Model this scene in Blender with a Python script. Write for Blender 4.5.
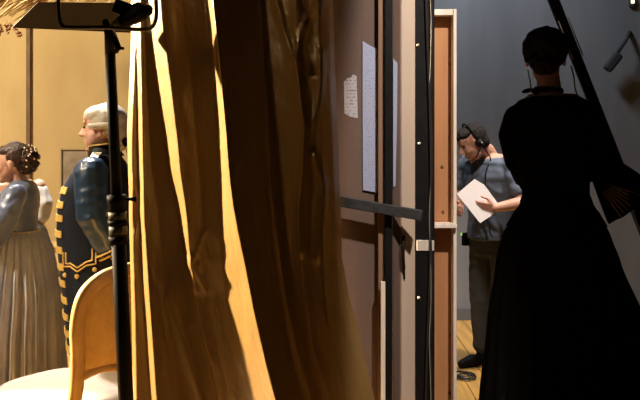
import bpy, bmesh, math, random
from mathutils import Vector, Matrix, noise
R = math.radians
random.seed(7)
SC = bpy.context.scene
COL = SC.collection
for o in list(bpy.data.objects):
    bpy.data.objects.remove(o)

# ------------------------------------------------------------------ camera
FPX, CAMZ, HORY = 889.0, 1.6, 135.0
cam = bpy.data.objects.new('camera', bpy.data.cameras.new('camera'))
COL.objects.link(cam)
cam.data.sensor_width = 36.0
cam.data.lens = 36.0 * FPX / 640.0
cam.data.shift_y = -(200.0 - HORY) / 640.0
cam.data.clip_end = 60
cam.location = (0, 0, CAMZ)
cam.rotation_euler = (R(90), 0, 0)
SC.camera = cam

# ------------------------------------------------------------------ world, lights, exposure
SC.view_settings.view_transform = 'Standard'
SC.view_settings.look = 'None'
SC.view_settings.gamma = 1.0
SC.view_settings.use_curve_mapping = False
SC.view_settings.exposure = 0.0
world = bpy.data.worlds.new('dark_theatre')
SC.world = world
world.use_nodes = True
world.node_tree.nodes['Background'].inputs[0].default_value = (0.55, 0.5, 0.5, 1)
world.node_tree.nodes['Background'].inputs[1].default_value = 0.006


def spot(name, loc, target, power, color, angle, blend=0.4, size=0.15):
    l = bpy.data.lights.new(name, 'SPOT')
    l.energy = power
    l.color = color
    l.spot_size = R(angle)
    l.spot_blend = blend
    l.shadow_soft_size = size
    o = bpy.data.objects.new(name, l)
    COL.objects.link(o)
    o.location = loc
    d = Vector(target) - Vector(loc)
    o.rotation_euler = d.to_track_quat('-Z', 'Y').to_euler()
    return o


# the stage's own lanterns, hung and standing out of frame on the left, plus an added curtain fill
side = spot('stage_side_lantern', (-5.2, 4.75, 3.4), (-0.55, 3.54, 1.35), 14000, (1.0, 0.78, 0.49), 44, 0.15, 0.08)
side.scale = (0.19, 1.0, 1.0)     # shuttered to a tall narrow beam
spot('stage_front_lantern', (-4.6, 3.9, 4.6), (-2.2, 6.6, 1.5), 1700, (1.0, 0.80, 0.54), 80, 0.8, 0.2)
spot('stage_top_lantern', (-2.3, 6.2, 5.0), (-1.4, 4.7, 0.9), 1700, (1.0, 0.94, 0.88), 60, 0.6, 0.15)
rl_ = spot('added_curtain_fill', (-1.9, 1.8, 2.9), (-0.20, 3.36, 2.15), 42, (1.0, 0.68, 0.34), 50, 0.6, 0.05)  # added unseen lamp to pick out the right-hand folds
rl_.scale = (0.155, 1.0, 1.0)     # beam narrowed to stay on the curtain
# working lights backstage on the right, plus an added fill
spot('backstage_work_light', (1.9, 5.0, 4.6), (1.15, 6.3, 0.6), 800, (1.0, 0.92, 0.84), 46, 0.7, 0.15)
spot('added_backstage_fill', (0.40, 4.35, 3.3), (1.15, 6.2, 1.1), 130, (1.0, 0.86, 0.74), 50, 0.8, 0.15)  # added fill to brighten the reading man from the left front
spot('backstage_wall_wash', (0.55, 6.5, 4.6), (1.0, 7.7, 2.7), 320, (0.80, 0.89, 1.0), 110, 1.0, 0.3)
wwl = spot('wing_work_light', (0.95, 1.6, 3.8), (0.40, 3.68, 1.45), 500, (1.0, 0.87, 0.80), 62, 0.4, 0.05)
wwl.scale = (0.19, 1.0, 1.0)      # shuttered to a tall narrow beam


def P(px, py, Y):
    return Vector(((px - 320.0) / FPX * Y, Y, CAMZ - (py - HORY) / FPX * Y))


# ------------------------------------------------------------------ materials
MATS = {}


def mat(name, col, rough=0.6, metal=0.0, var=0.0, vscale=8.0, bump=0.0, bscale=60.0, stretch=(1, 1, 1),
        sheen=0.0, spec=0.5, col2=None, emis=None, sss=0.0):
    if name in MATS:
        return MATS[name]
    m = bpy.data.materials.new(name)
    m.use_nodes = True
    nt = m.node_tree
    b = nt.nodes['Principled BSDF']
    b.inputs['Base Color'].default_value = (*col, 1)
    b.inputs['Roughness'].default_value = rough
    b.inputs['Metallic'].default_value = metal
    b.inputs['Specular IOR Level'].default_value = spec
    if sheen:
        b.inputs['Sheen Weight'].default_value = sheen
    if sss:
        b.inputs['Subsurface Weight'].default_value = sss
        b.inputs['Subsurface Radius'].default_value = (0.02, 0.008, 0.004)
    if emis:
        b.inputs['Emission Color'].default_value = (*emis[0], 1)
        b.inputs['Emission Strength'].default_value = emis[1]
    tc = nt.nodes.new('ShaderNodeTexCoord')
    mp = nt.nodes.new('ShaderNodeMapping')
    mp.inputs['Scale'].default_value = stretch
    nt.links.new(tc.outputs['Object'], mp.inputs['Vector'])
    if var or col2:
        n = nt.nodes.new('ShaderNodeTexNoise')
        n.inputs['Scale'].default_value = vscale
        n.inputs['Detail'].default_value = 6
        nt.links.new(mp.outputs[0], n.inputs['Vector'])
        r = nt.nodes.new('ShaderNodeValToRGB')
        r.color_ramp.elements[0].position = 0.3
        r.color_ramp.elements[1].position = 0.7
        c2 = col2 if col2 else tuple(min(1, c * (1 + var)) for c in col)
        c1 = col if col2 else tuple(c * (1 - var) for c in col)
        r.color_ramp.elements[0].color = (*c1, 1)
        r.color_ramp.elements[1].color = (*c2, 1)
        nt.links.new(n.outputs['Fac'], r.inputs['Fac'])
        nt.links.new(r.outputs['Color'], b.inputs['Base Color'])
    if bump:
        n2 = nt.nodes.new('ShaderNodeTexNoise')
        n2.inputs['Scale'].default_value = bscale
        n2.inputs['Detail'].default_value = 4
        nt.links.new(mp.outputs[0], n2.inputs['Vector'])
        bp = nt.nodes.new('ShaderNodeBump')
        bp.inputs['Strength'].default_value = bump
        bp.inputs['Distance'].default_value = 0.01
        nt.links.new(n2.outputs['Fac'], bp.inputs['Height'])
        nt.links.new(bp.outputs[0], b.inputs['Normal'])
    MATS[name] = m
    return m


def mat_cloth(name, col, trans, glossy=0.12, rough=0.4, bump=0.3, bscale=35, mixt=0.35):
    """woven cloth that lets some light through"""
    m = bpy.data.materials.new(name)
    m.use_nodes = True
    nt = m.node_tree
    nt.nodes.clear()
    out = nt.nodes.new('ShaderNodeOutputMaterial')
    d = nt.nodes.new('ShaderNodeBsdfPrincipled')
    d.inputs['Roughness'].default_value = rough
    d.inputs['Specular IOR Level'].default_value = glossy
    t = nt.nodes.new('ShaderNodeBsdfTranslucent')
    t.inputs['Color'].default_value = (*trans, 1)
    mx = nt.nodes.new('ShaderNodeMixShader')
    mx.inputs[0].default_value = mixt
    tc = nt.nodes.new('ShaderNodeTexCoord')
    mp = nt.nodes.new('ShaderNodeMapping')
    mp.inputs['Scale'].default_value = (1, 1, 0.25)
    n = nt.nodes.new('ShaderNodeTexNoise')
    n.inputs['Scale'].default_value = bscale
    n.inputs['Detail'].default_value = 8
    n.inputs['Roughness'].default_value = 0.65
    bp = nt.nodes.new('ShaderNodeBump')
    bp.inputs['Strength'].default_value = bump
    bp.inputs['Distance'].default_value = 0.008
    r = nt.nodes.new('ShaderNodeValToRGB')
    r.color_ramp.elements[0].color = (*[c * 0.8 for c in col], 1)
    r.color_ramp.elements[1].color = (*[min(1, c * 1.2) for c in col], 1)
    L = nt.links.new
    L(tc.outputs['Object'], mp.inputs['Vector'])
    L(mp.outputs[0], n.inputs['Vector'])
    L(n.outputs['Fac'], bp.inputs['Height'])
    L(n.outputs['Fac'], r.inputs['Fac'])
    L(r.outputs['Color'], d.inputs['Base Color'])
    L(bp.outputs[0], d.inputs['Normal'])
    L(d.outputs[0], mx.inputs[1])
    L(t.outputs[0], mx.inputs[2])
    L(mx.outputs[0], out.inputs['Surface'])
    MATS[name] = m
    return m


def mat_print(name, paper, ink, rows, seed=0.0, cover=0.5, dark=0.4):
    """white paper with rows of unreadable small print"""
    m = bpy.data.materials.new(name)
    m.use_nodes = True
    nt = m.node_tree
    b = nt.nodes['Principled BSDF']
    b.inputs['Roughness'].default_value = 0.8
    tc = nt.nodes.new('ShaderNodeTexCoord')
    sep = nt.nodes.new('ShaderNodeSeparateXYZ')
    L = nt.links.new
    L(tc.outputs['Generated'], sep.inputs[0])

    def mth(op, a, bb=None):
        n = nt.nodes.new('ShaderNodeMath')
        n.operation = op
        for k, v in enumerate((a, bb)):
            if v is None:
                continue
            if isinstance(v, (int, float)):
                n.inputs[k].default_value = v
            else:
                L(v, n.inputs[k])
        return n.outputs[0]
    zr = mth('MULTIPLY', sep.outputs['Z'], rows)
    fr = mth('FRACT', zr)
    fl = mth('FLOOR', zr)
    line = mth('LESS_THAN', fr, 0.42)
    cmb = nt.nodes.new('ShaderNodeCombineXYZ')
    L(mth('MULTIPLY', sep.outputs['X'], 9.0), cmb.inputs[0])
    L(mth('MULTIPLY', fl, 3.7), cmb.inputs[1])
    cmb.inputs[2].default_value = seed
    n = nt.nodes.new('ShaderNodeTexNoise')
    n.inputs['Scale'].default_value = 1.0
    n.inputs['Detail'].default_value = 2
    L(cmb.outputs[0], n.inputs['Vector'])
    word = mth('GREATER_THAN', n.outputs['Fac'], cover)
    m1 = mth('MULTIPLY', line, word)
    ma = mth('MULTIPLY', mth('GREATER_THAN', sep.outputs['X'], 0.12), mth('LESS_THAN', sep.outputs['X'], 0.9))
    fac = mth('MULTIPLY', mth('MULTIPLY', m1, ma), dark)
    mx = nt.nodes.new('ShaderNodeMix')
    mx.data_type = 'RGBA'
    mx.inputs['A'].default_value = (*paper, 1)
    mx.inputs['B'].default_value = (*ink, 1)
    L(fac, mx.inputs['Factor'])
    L(mx.outputs['Result'], b.inputs['Base Color'])
    MATS[name] = m
    return m


M_skin = mat('skin', (0.62, 0.32, 0.22), 0.5, sss=0.15, var=0.08, vscale=20)
M_skin_pale = mat('skin_powdered', (0.68, 0.40, 0.30), 0.5, sss=0.15)
M_black = mat('black_paint', (0.008, 0.0075, 0.007), 0.55, var=0.3, vscale=20, spec=0.15)
M_blackmetal = mat('black_metal', (0.009, 0.008, 0.007), 0.55, spec=0.1)
M_eye = mat('eye_dark', (0.03, 0.02, 0.015), 0.2)
M_gold = mat('gold_braid', (0.80, 0.56, 0.17), 0.45, metal=0.1, bump=0.4, bscale=300)

# ------------------------------------------------------------------ mesh helpers


def tag(o, label=None, cat=None, group=None, kind=None):
    if label:
        o['label'] = label
    if cat:
        o['category'] = cat
    if group:
        o['group'] = group
    if kind:
        o['kind'] = kind
    return o


def empty(name, loc, rz=0.0):
    o = bpy.data.objects.new(name, None)
    COL.objects.link(o)
    o.location = loc
    o.rotation_euler = (0, 0, rz)
    return o


def link(name, bm, m, parent=None, smooth=False):
    me = bpy.data.meshes.new(name)
    bmesh.ops.recalc_face_normals(bm, faces=bm.faces)
    bm.to_mesh(me)
    bm.free()
    if smooth:
        for p in me.polygons:
            p.use_smooth = True
    me.materials.append(m)
    o = bpy.data.objects.new(name, me)
    COL.objects.link(o)
    if parent:
        o.parent = parent
    return o


def add_box(bm, c, s, rot=None, bev=0.0):
    r = bmesh.ops.create_cube(bm, size=1.0)
    vs = r['verts']
    for v in vs:
        v.co = Vector((v.co.x * s[0], v.co.y * s[1], v.co.z * s[2]))
    if bev:
        es = {e for v in vs for e in v.link_edges}
        g = bmesh.ops.bevel(bm, geom=list(es), offset=bev, segments=2, affect='EDGES', profile=0.5)
        vs = list({v for f in g['faces'] for v in f.verts} | {v for v in vs if v.is_valid})
    for v in vs:
        co = v.co
        if rot is not None:
            co = rot @ co
        v.co = co + Vector(c)
    return vs


def box(name, c, s, m, parent=None, rot=None, bev=0.0):
    bm = bmesh.new()
    add_box(bm, c, s, rot, bev)
    return link(name, bm, m, parent)


def frame_of(d):
    d = d.normalized()
    a = Vector((0, 0, 1)) if abs(d.z) < 0.95 else Vector((1, 0, 0))
    u = d.cross(a).normalized()
    return u, u.cross(d).normalized()


def add_rings(bm, rings, cap=True, closed=False):
    vr = [[bm.verts.new(p) for p in r] for r in rings]
    n = len(vr[0])
    rng = range(len(vr)) if closed else range(len(vr) - 1)
    for i in rng:
        a, b = vr[i], vr[(i + 1) % len(vr)]
        for k in range(n):
            bm.faces.new((a[k], a[(k + 1) % n], b[(k + 1) % n], b[k]))
    if cap and not closed:
        bm.faces.new(list(reversed(vr[0])))
        bm.faces.new(vr[-1])
    return vr


def add_tube(bm, pts, rad, n=8, closed=False):
    pts = [Vector(p) for p in pts]
    rads = rad if isinstance(rad, (list, tuple)) else [rad] * len(pts)
    rings = []
    u = None
    for i, p in enumerate(pts):
        if closed:
            d = pts[(i + 1) % len(pts)] - pts[i - 1]
        else:
            d = pts[min(i + 1, len(pts) - 1)] - pts[max(i - 1, 0)]
        d.normalize()
        if u is None:
            u, v = frame_of(d)
        else:
            u = (u - d * u.dot(d)).normalized()
            v = d.cross(u)
        v = d.cross(u)
        rings.append([p + u * math.cos(t) * rads[i] + v * math.sin(t) * rads[i]
                      for t in [2 * math.pi * k / n for k in range(n)]])
    add_rings(bm, rings, True, closed)


def tube(name, pts, rad, m, parent=None, n=8, closed=False):
    bm = bmesh.new()
    add_tube(bm, pts, rad, n, closed)
    return link(name, bm, m, parent, True)


def smooth_pts(pts, k=8, closed=False):
    pts = [Vector(p) for p in pts]
    out = []
    n = len(pts)
    rng = range(n) if closed else range(n - 1)
    for i in rng:
        if closed:
            a, b, c, d = pts[i - 1], pts[i], pts[(i + 1) % n], pts[(i + 2) % n]
        else:
            a, b, c, d = pts[max(i - 1, 0)], pts[i], pts[i + 1], pts[min(i + 2, n - 1)]
        for j in range(k):
            t = j / k
            out.append(0.5 * ((2 * b) + (c - a) * t + (2 * a - 5 * b + 4 * c - d) * t * t + (3 * b - a - 3 * c + d) * t ** 3))
    if not closed:
        out.append(pts[-1])
    return out


def add_ell(bm, c, r, rot=None, seg=18, rings=12):
    M = Matrix.Translation(Vector(c))
    if rot is not None:
        M = M @ rot.to_4x4()
    M = M @ Matrix.Diagonal((r[0], r[1], r[2], 1))
    bmesh.ops.create_uvsphere(bm, u_segments=seg, v_segments=rings, radius=1.0, matrix=M)


def add_cone(bm, p0, r0, p1, r1, n=12):
    """round-ended tapered limb"""
    p0, p1 = Vector(p0), Vector(p1)
    d = (p1 - p0)
    Ln = d.length
    if Ln < 1e-6:
        return
    d.normalize()
    u, v = frame_of(d)
    rings = []
    prof = [(-r0 * math.cos(a), r0 * math.sin(a)) for a in (0.25, 0.7, 1.15, 1.57)] + \
           [(Ln + r1 * math.cos(a), r1 * math.sin(a)) for a in (1.57, 1.15, 0.7, 0.25)]
    for t, rr in prof:
        c = p0 + d * t
        rings.append([c + u * math.cos(a) * rr + v * math.sin(a) * rr for a in [2 * math.pi * k / n for k in range(n)]])
    add_rings(bm, rings)


def interp(tab, z):
    """tab: rows (z, a, b, ...) sorted by descending z"""
    if z >= tab[0][0]:
        return tab[0][1:]
    for a, b in zip(tab[:-1], tab[1:]):
        if z >= b[0]:
            t = (a[0] - z) / (a[0] - b[0])
            t = t * t * (3 - 2 * t) * 0.35 + t * 0.65
            return tuple(x + (y - x) * t for x, y in zip(a[1:], b[1:]))
    return tab[-1][1:]


def add_loft(bm, tab, n=40, steps=40, pleat=None):
    """tab rows (z, centre_f, centre_l, radius_f, radius_l), z descending; pleat(angle, t) -> factor"""
    z0, z1 = tab[0][0], tab[-1][0]
    rings = []
    for i in range(steps + 1):
        t = i / steps
        z = z0 + (z1 - z0) * t
        cf, cl, rf, rl = interp(tab, z)
        ring = []
        for k in range(n):
            a = 2 * math.pi * k / n
            s = pleat(a, t) if pleat else 1.0
            ring.append(Vector((cf + rf * math.cos(a) * s, cl + rl * math.sin(a) * s, z)))
        rings.append(ring)
    add_rings(bm, rings)


def fuse(name, bm, m, parent, voxel=0.006, smooth=3, fac=0.5, bumpy=None):
    """one continuous skin over everything in bm"""
    o = link(name, bm, m, None, True)
    md = o.modifiers.new('r', 'REMESH')
    md.mode = 'VOXEL'
    md.voxel_size = voxel
    md.use_smooth_shade = True
    if smooth:
        s = o.modifiers.new('s', 'SMOOTH')
        s.iterations = smooth
        s.factor = fac
    dg = bpy.context.evaluated_depsgraph_get()
    dg.update()
    me = bpy.data.meshes.new_from_object(o.evaluated_get(dg))
    old = o.data
    o.modifiers.clear()
    o.data = me
    me.name = name
    bpy.data.meshes.remove(old)
    if not me.materials:
        me.materials.append(m)
    if bumpy:
        nr_ = [v.normal.copy() for v in me.vertices]
        for v, q in zip(me.vertices, nr_):
            v.co += q * bumpy(v.co)
    for p in me.polygons:
        p.use_smooth = True
    if parent:
        o.parent = parent
    return o


# body pieces: person space has forward = +X, left = +Y, up = +Z, origin between the feet
def head_M(pos, pitch=0.0, yaw=0.0, roll=0.0):
    return Matrix.Translation(Vector(pos)) @ Matrix.Rotation(yaw, 4, 'Z') @ Matrix.Rotation(pitch, 4, 'Y') @ Matrix.Rotation(roll, 4, 'X')


def add_head(bm, M, k=1.0, jowl=0.0):
    rot = M.to_3x3()

    def e(c, r):
        add_ell(bm, M @ (Vector(c) * k), [x * k for x in r], rot)

    def cn(a, ra, b, rb):
        add_cone(bm, M @ (Vector(a) * k), ra * k, M @ (Vector(b) * k), rb * k)
    e((-0.012, 0, 0.03), (0.097, 0.077, 0.09))
    e((0.028, 0, -0.045), (0.062, 0.06 + jowl, 0.072))
    e((0.05, 0, -0.01), (0.044, 0.058, 0.06))
    e((0.070, 0, -0.098), (0.022, 0.026, 0.02))
    e((0.078, 0, 0.034), (0.016, 0.05, 0.013))
    e((0.066, 0, 0.055), (0.026, 0.052, 0.034))
    cn((0.086, 0, 0.018), 0.008, (0.112, 0, -0.024), 0.012)
    e((0.098, 0.011, -0.028), (0.012, 0.009, 0.009))
    e((0.098, -0.011, -0.028), (0.012, 0.009, 0.009))
    e((0.088, 0, -0.056), (0.011, 0.022, 0.006))
    e((0.085, 0, -0.068), (0.011, 0.019, 0.007))
    for s in (-1, 1):
        e((0.058, 0.036 * s, -0.028), (0.028, 0.024, 0.024))
        e((-0.008, 0.079 * s, -0.012), (0.020, 0.009, 0.032))
        e((-0.002, 0.082 * s, -0.034), (0.010, 0.007, 0.012))


def add_eyes(M, parent, k=1.0):
    for s in (-1, 1):
        bm = bmesh.new()
        add_ell(bm, M @ (Vector((0.080, 0.032 * s, 0.012)) * k), (0.011 * k, 0.013 * k, 0.008 * k), M.to_3x3(), 10, 8)
        link('eye', bm, M_eye, parent, True)


def add_hand(bm, w, d, t, curl=0.5, k=1.0, thumb=0.6, curls=None):
    """w wrist, d finger direction, t thumb side; fingers curl towards d x t"""
    w, d, t = Vector(w), Vector(d).normalized(), Vector(t)
    t = (t - d * t.dot(d)).normalized()
    n = d.cross(t).normalized()
    offs = (0.030, 0.010, -0.010, -0.029)
    lens = (0.072, 0.082, 0.076, 0.060)
    for i in range(4):
        kn = w + d * (0.088 - 0.004 * abs(i - 1)) * k + t * offs[i] * k
        add_cone(bm, w + t * offs[i] * 0.55 * k, 0.016 * k, kn, 0.0125 * k, 8)
        dirv = d.copy()
        p = kn
        c = curls[i] if curls else curl
        for j, fr in enumerate((0.45, 0.32, 0.23)):
            rot = Matrix.Rotation(c * (0.8 if j == 0 else 1.0), 3, t.cross(n).cross(t).normalized().cross(n) if False else d.cross(n).normalized())
            dirv = rot @ dirv
            q = p + dirv * lens[i] * fr * k
            add_cone(bm, p, (0.0092 - 0.0009 * j) * k, q, (0.0085 - 0.0009 * j) * k, 8)
            p = q
    b = w + d * 0.02 * k + t * 0.022 * k
    q = b + (t * 0.7 + d * 0.65 + n * 0.25).normalized() * 0.048 * k
    add_cone(bm, b, 0.015 * k, q, 0.0115 * k, 8)
    q2 = q + (t * (0.5 - 0.5 * thumb) + d * 0.9 + n * 0.5 * thumb).normalized() * 0.052 * k
    add_cone(bm, q, 0.0105 * k, q2, 0.0085 * k, 8)


def add_limb(bm, pts, rads):
    for a, b, ra, rb in zip(pts[:-1], pts[1:], rads[:-1], rads[1:]):
        add_cone(bm, a, ra, b, rb, 14)


def shoe(name, m, parent, ankle, d, k=1.0, heel=0.0):
    bm = bmesh.new()
    a = Vector(ankle)
    d = Vector((d[0], d[1], 0)).normalized()
    base = Vector((a.x, a.y, 0))
    add_cone(bm, base - d * 0.04 * k + Vector((0, 0, 0.04)), 0.036 * k, base + d * 0.10 * k + Vector((0, 0, 0.034)), 0.034 * k)
    add_cone(bm, base + d * 0.08 * k + Vector((0, 0, 0.034)), 0.042 * k, base + d * 0.165 * k + Vector((0, 0, 0.026)), 0.026 * k)
    add_cone(bm, base - d * 0.01 + Vector((0, 0, 0.05)), 0.042 * k, base - d * 0.005 + Vector((0, 0, 0.10)), 0.044 * k)
    o = fuse(name, bm, m, parent, 0.006, 3)
    for v in o.data.vertices:
        v.co.z = max(v.co.z, 0.0)
    return o


# ================================================================== THE SETTING
M_plank = mat('stage_boards', (0.60, 0.33, 0.085), 0.42, var=0.25, vscale=3, stretch=(8, 0.6, 1), bump=0.12, bscale=40)
M_under = mat('subfloor', (0.03, 0.02, 0.015), 0.9)
M_setwall = mat('painted_canvas_wall', (0.40, 0.29, 0.125), 0.85, col2=(0.53, 0.405, 0.20), vscale=2.2, stretch=(1, 1, 0.5), bump=0.1, bscale=25)
M_dado = mat('dado_paint', (0.70, 0.52, 0.28), 0.75, var=0.06)
M_joint = mat('dark_batten', (0.16, 0.10, 0.055), 0.8, var=0.2)
M_greywall = mat('grey_backstage_wall', (0.17, 0.17, 0.18), 0.9, col2=(0.24, 0.24, 0.25), vscale=1.6, stretch=(2.2, 1, 0.35), bump=0.08, bscale=15)
M_dark = mat('black_masking', (0.02, 0.02, 0.022), 0.95)

floor = box('floor', (0, 4.0, -0.035), (10.0, 9.0, 0.03), M_under)
tag(floor, 'wooden stage floor of long yellow-brown boards', None, None, 'structure')
pw, gap = 0.145, 0.004
bmp = bmesh.new()
add_box(bmp, (0, 0, 0), (pw - gap, 9.0, 0.02), None, 0.002)
plank0 = link('plank', bmp, M_plank, floor)
nx = int(10.0 / pw)
for i in range(nx):
    o = plank0 if i == 0 else plank0.copy()
    if i:
        COL.objects.link(o)
        o.parent = floor
    o.location = (-5 + pw * (i + 0.5), 4.0, -0.0105 + random.uniform(-0.0005, 0.0005))

YW = 7.0
wl = box('wall_back_stage', (-2.6, YW + 0.05, 2.5), (5.2, 0.1, 5.0), M_setwall)
tag(wl, 'golden painted canvas wall of the stage set', None, None, 'structure')
for zc, h in ((0.74, 0.05), (0.06, 0.12)):
    box('dado_rail', (-2.6, YW - 0.02, zc), (5.1, 0.04, h), M_dado, wl, None, 0.008)
for i in range(7):
    box('dado_panel', (-4.8 + 0.72 * i + 0.3, YW - 0.01, 0.42), (0.60, 0.02, 0.50), M_dado, wl, None, 0.006)
xj = P(29, 100, YW).x
box('joint_batten', (xj, YW - 0.012, 2.9), (0.034, 0.024, 4.2), M_joint, wl, None, 0.004)
box('joint_batten', (xj - 2.4, YW - 0.012, 2.9), (0.034, 0.024, 4.2), M_joint, wl, None, 0.004)

wr = box('wall_back_wings', (2.45, 7.75, 2.5), (5.1, 0.1, 5.0), M_greywall)
tag(wr, 'plain grey back wall of the wings in dim light', None, None, 'structure')
bb = box('baseboard_back_wings', (2.45, 7.685, 0.05), (5.0, 0.03, 0.10), mat('grey_skirting', (0.12, 0.12, 0.125), 0.7))
tag(bb, 'grey skirting board along the wings back wall', None, None, 'structure')
wp = box('wall_partition', (-0.05, 5.78, 2.5), (0.08, 3.9, 5.0), M_dark)
tag(wp, 'dark partition wall between stage and wings', None, None, 'structure')
wr2 = box('wall_right', (5.0, 3.6, 2.5), (0.1, 8.2, 5.0), M_dark)
tag(wr2, 'black side wall of the wings', None, None, 'structure')

# ================================================================== GOLD CURTAIN
M_curtain = mat_cloth('gold_curtain_cloth', (0.225, 0.135, 0.044), (0.45, 0.22, 0.05), 0.9, 0.30, 0.7, 26, 0.005)
ROWS = (-60, 0, 33, 65, 130, 170, 200, 220, 260, 300, 350, 400, 560)
LINES = [  # (pixel x by row, depth)
    ((132, 131, 131, 130, 127, 128, 129, 129, 130, 131, 132, 133, 136), 3.575),
    ((136, 136, 136, 135, 132, 132, 132, 132, 133, 134, 135, 136, 139), 3.535),
    ((137, 137, 137, 137, 138, 138.5, 139.5, 140, 142, 144, 147, 150, 160), 3.545),
    ((140, 140.5, 140.5, 141, 142, 142.5, 143, 143.5, 146, 148.5, 152, 155.5, 168), 3.475),
    ((143, 143.5, 144, 145, 149, 152, 156, 158, 163, 168, 176, 184, 200), 3.50),
    ((147, 149, 151.5, 155, 163, 168, 174, 178, 185, 191, 203, 216, 250), 3.475),
    ((157, 160, 163, 168, 176, 180, 184, 186.5, 190, 194, 206, 219, 254), 3.37),
    ((180, 182, 184, 190, 196, 199, 201, 203, 204, 208, 218, 229, 262), 3.39),
    ((203, 205, 209, 212, 217, 218.5, 219.5, 220, 221, 225, 233, 241, 270), 3.36),
    ((210, 212, 216, 219.5, 226, 229, 233, 237, 246, 254, 266, 280, 318), 3.225),
    ((224, 226, 230, 234, 242, 247, 252, 255, 262, 270, 281, 296, 335), 3.36),
    ((258, 260, 262, 264, 268, 270, 272, 274, 280, 286, 296, 310, 345), 3.43),
    ((276, 277, 279, 281, 287, 289, 290, 291, 294, 298, 308, 322, 355), 3.405),
    ((294, 295, 296, 297, 304, 303, 299, 298, 300, 305, 314, 328, 362), 3.37),
    ((308, 309, 308, 308, 311, 312, 311, 310, 309, 313, 322, 336, 372), 3.385),
    ((318, 319, 319, 320, 321, 323, 324, 323, 320, 324, 333, 347, 385), 3.375),
    ((328, 329, 330, 330, 332, 334, 335, 335, 336, 340, 350, 362, 400), 3.43),
    ((333, 333, 334, 335, 338, 339, 340, 341, 342, 349, 361, 373, 410), 3.50),
]


RIDGES = [  # creases in the cloth: polyline, half width, height
    (((274, -30), (276, 0), (282, 25), (290, 50), (296, 64)), 4.0, 0.020),
    (((330, -30), (322, 0), (308, 18), (300, 36), (296, 64)), 4.0, 0.022),
    (((296, 60), (300, 95), (305, 130), (302, 165), (298, 200), (300, 250)), 5.5, 0.026),
    (((323, 50), (321, 90), (312, 125)), 4.0, 0.012),
    (((314, 155), (324, 185), (319, 215), (318, 255)), 4.5, 0.020),
    (((246, 148), (232, 172)), 2.5, 0.008),
    (((204, 232), (196, 256), (186, 270)), 2.2, 0.012),
    (((188, 258), (198, 276), (206, 292)), 2.2, 0.012),
    (((180, 250), (192, 272), (196, 290)), 1.8, 0.009),
    (((168, 300), (182, 345), (200, 402), (215, 450)), 4.0, 0.013),
    (((158, 290), (164, 340), (172, 402)), 3.5, 0.008),
    (((133, 180), (140, 215), (135, 240)), 2.0, 0.006),
    (((262, 260), (275, 330), (300, 410)), 6.0, 0.010),
]


def ridge(px, y):
    h = 0.0
    for pl, w, amp in RIDGES:
        if y < pl[0][1] - 12 or y > pl[-1][1] + 12:
            if y < min(q[1] for q in pl) - 12 or y > max(q[1] for q in pl) + 12:
                continue
        best = 1e9
        for (ax, ay), (bx, by) in zip(pl[:-1], pl[1:]):
            dx, dy = bx - ax, by - ay
            t = max(0.0, min(1.0, ((px - ax) * dx + (y - ay) * dy) / (dx * dx + dy * dy)))
            best = min(best, (px - ax - t * dx) ** 2 + (y - ay - t * dy) ** 2)
        if best < 9 * w * w:
            h += amp * math.exp(-best / (w * w))
    return h


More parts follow.
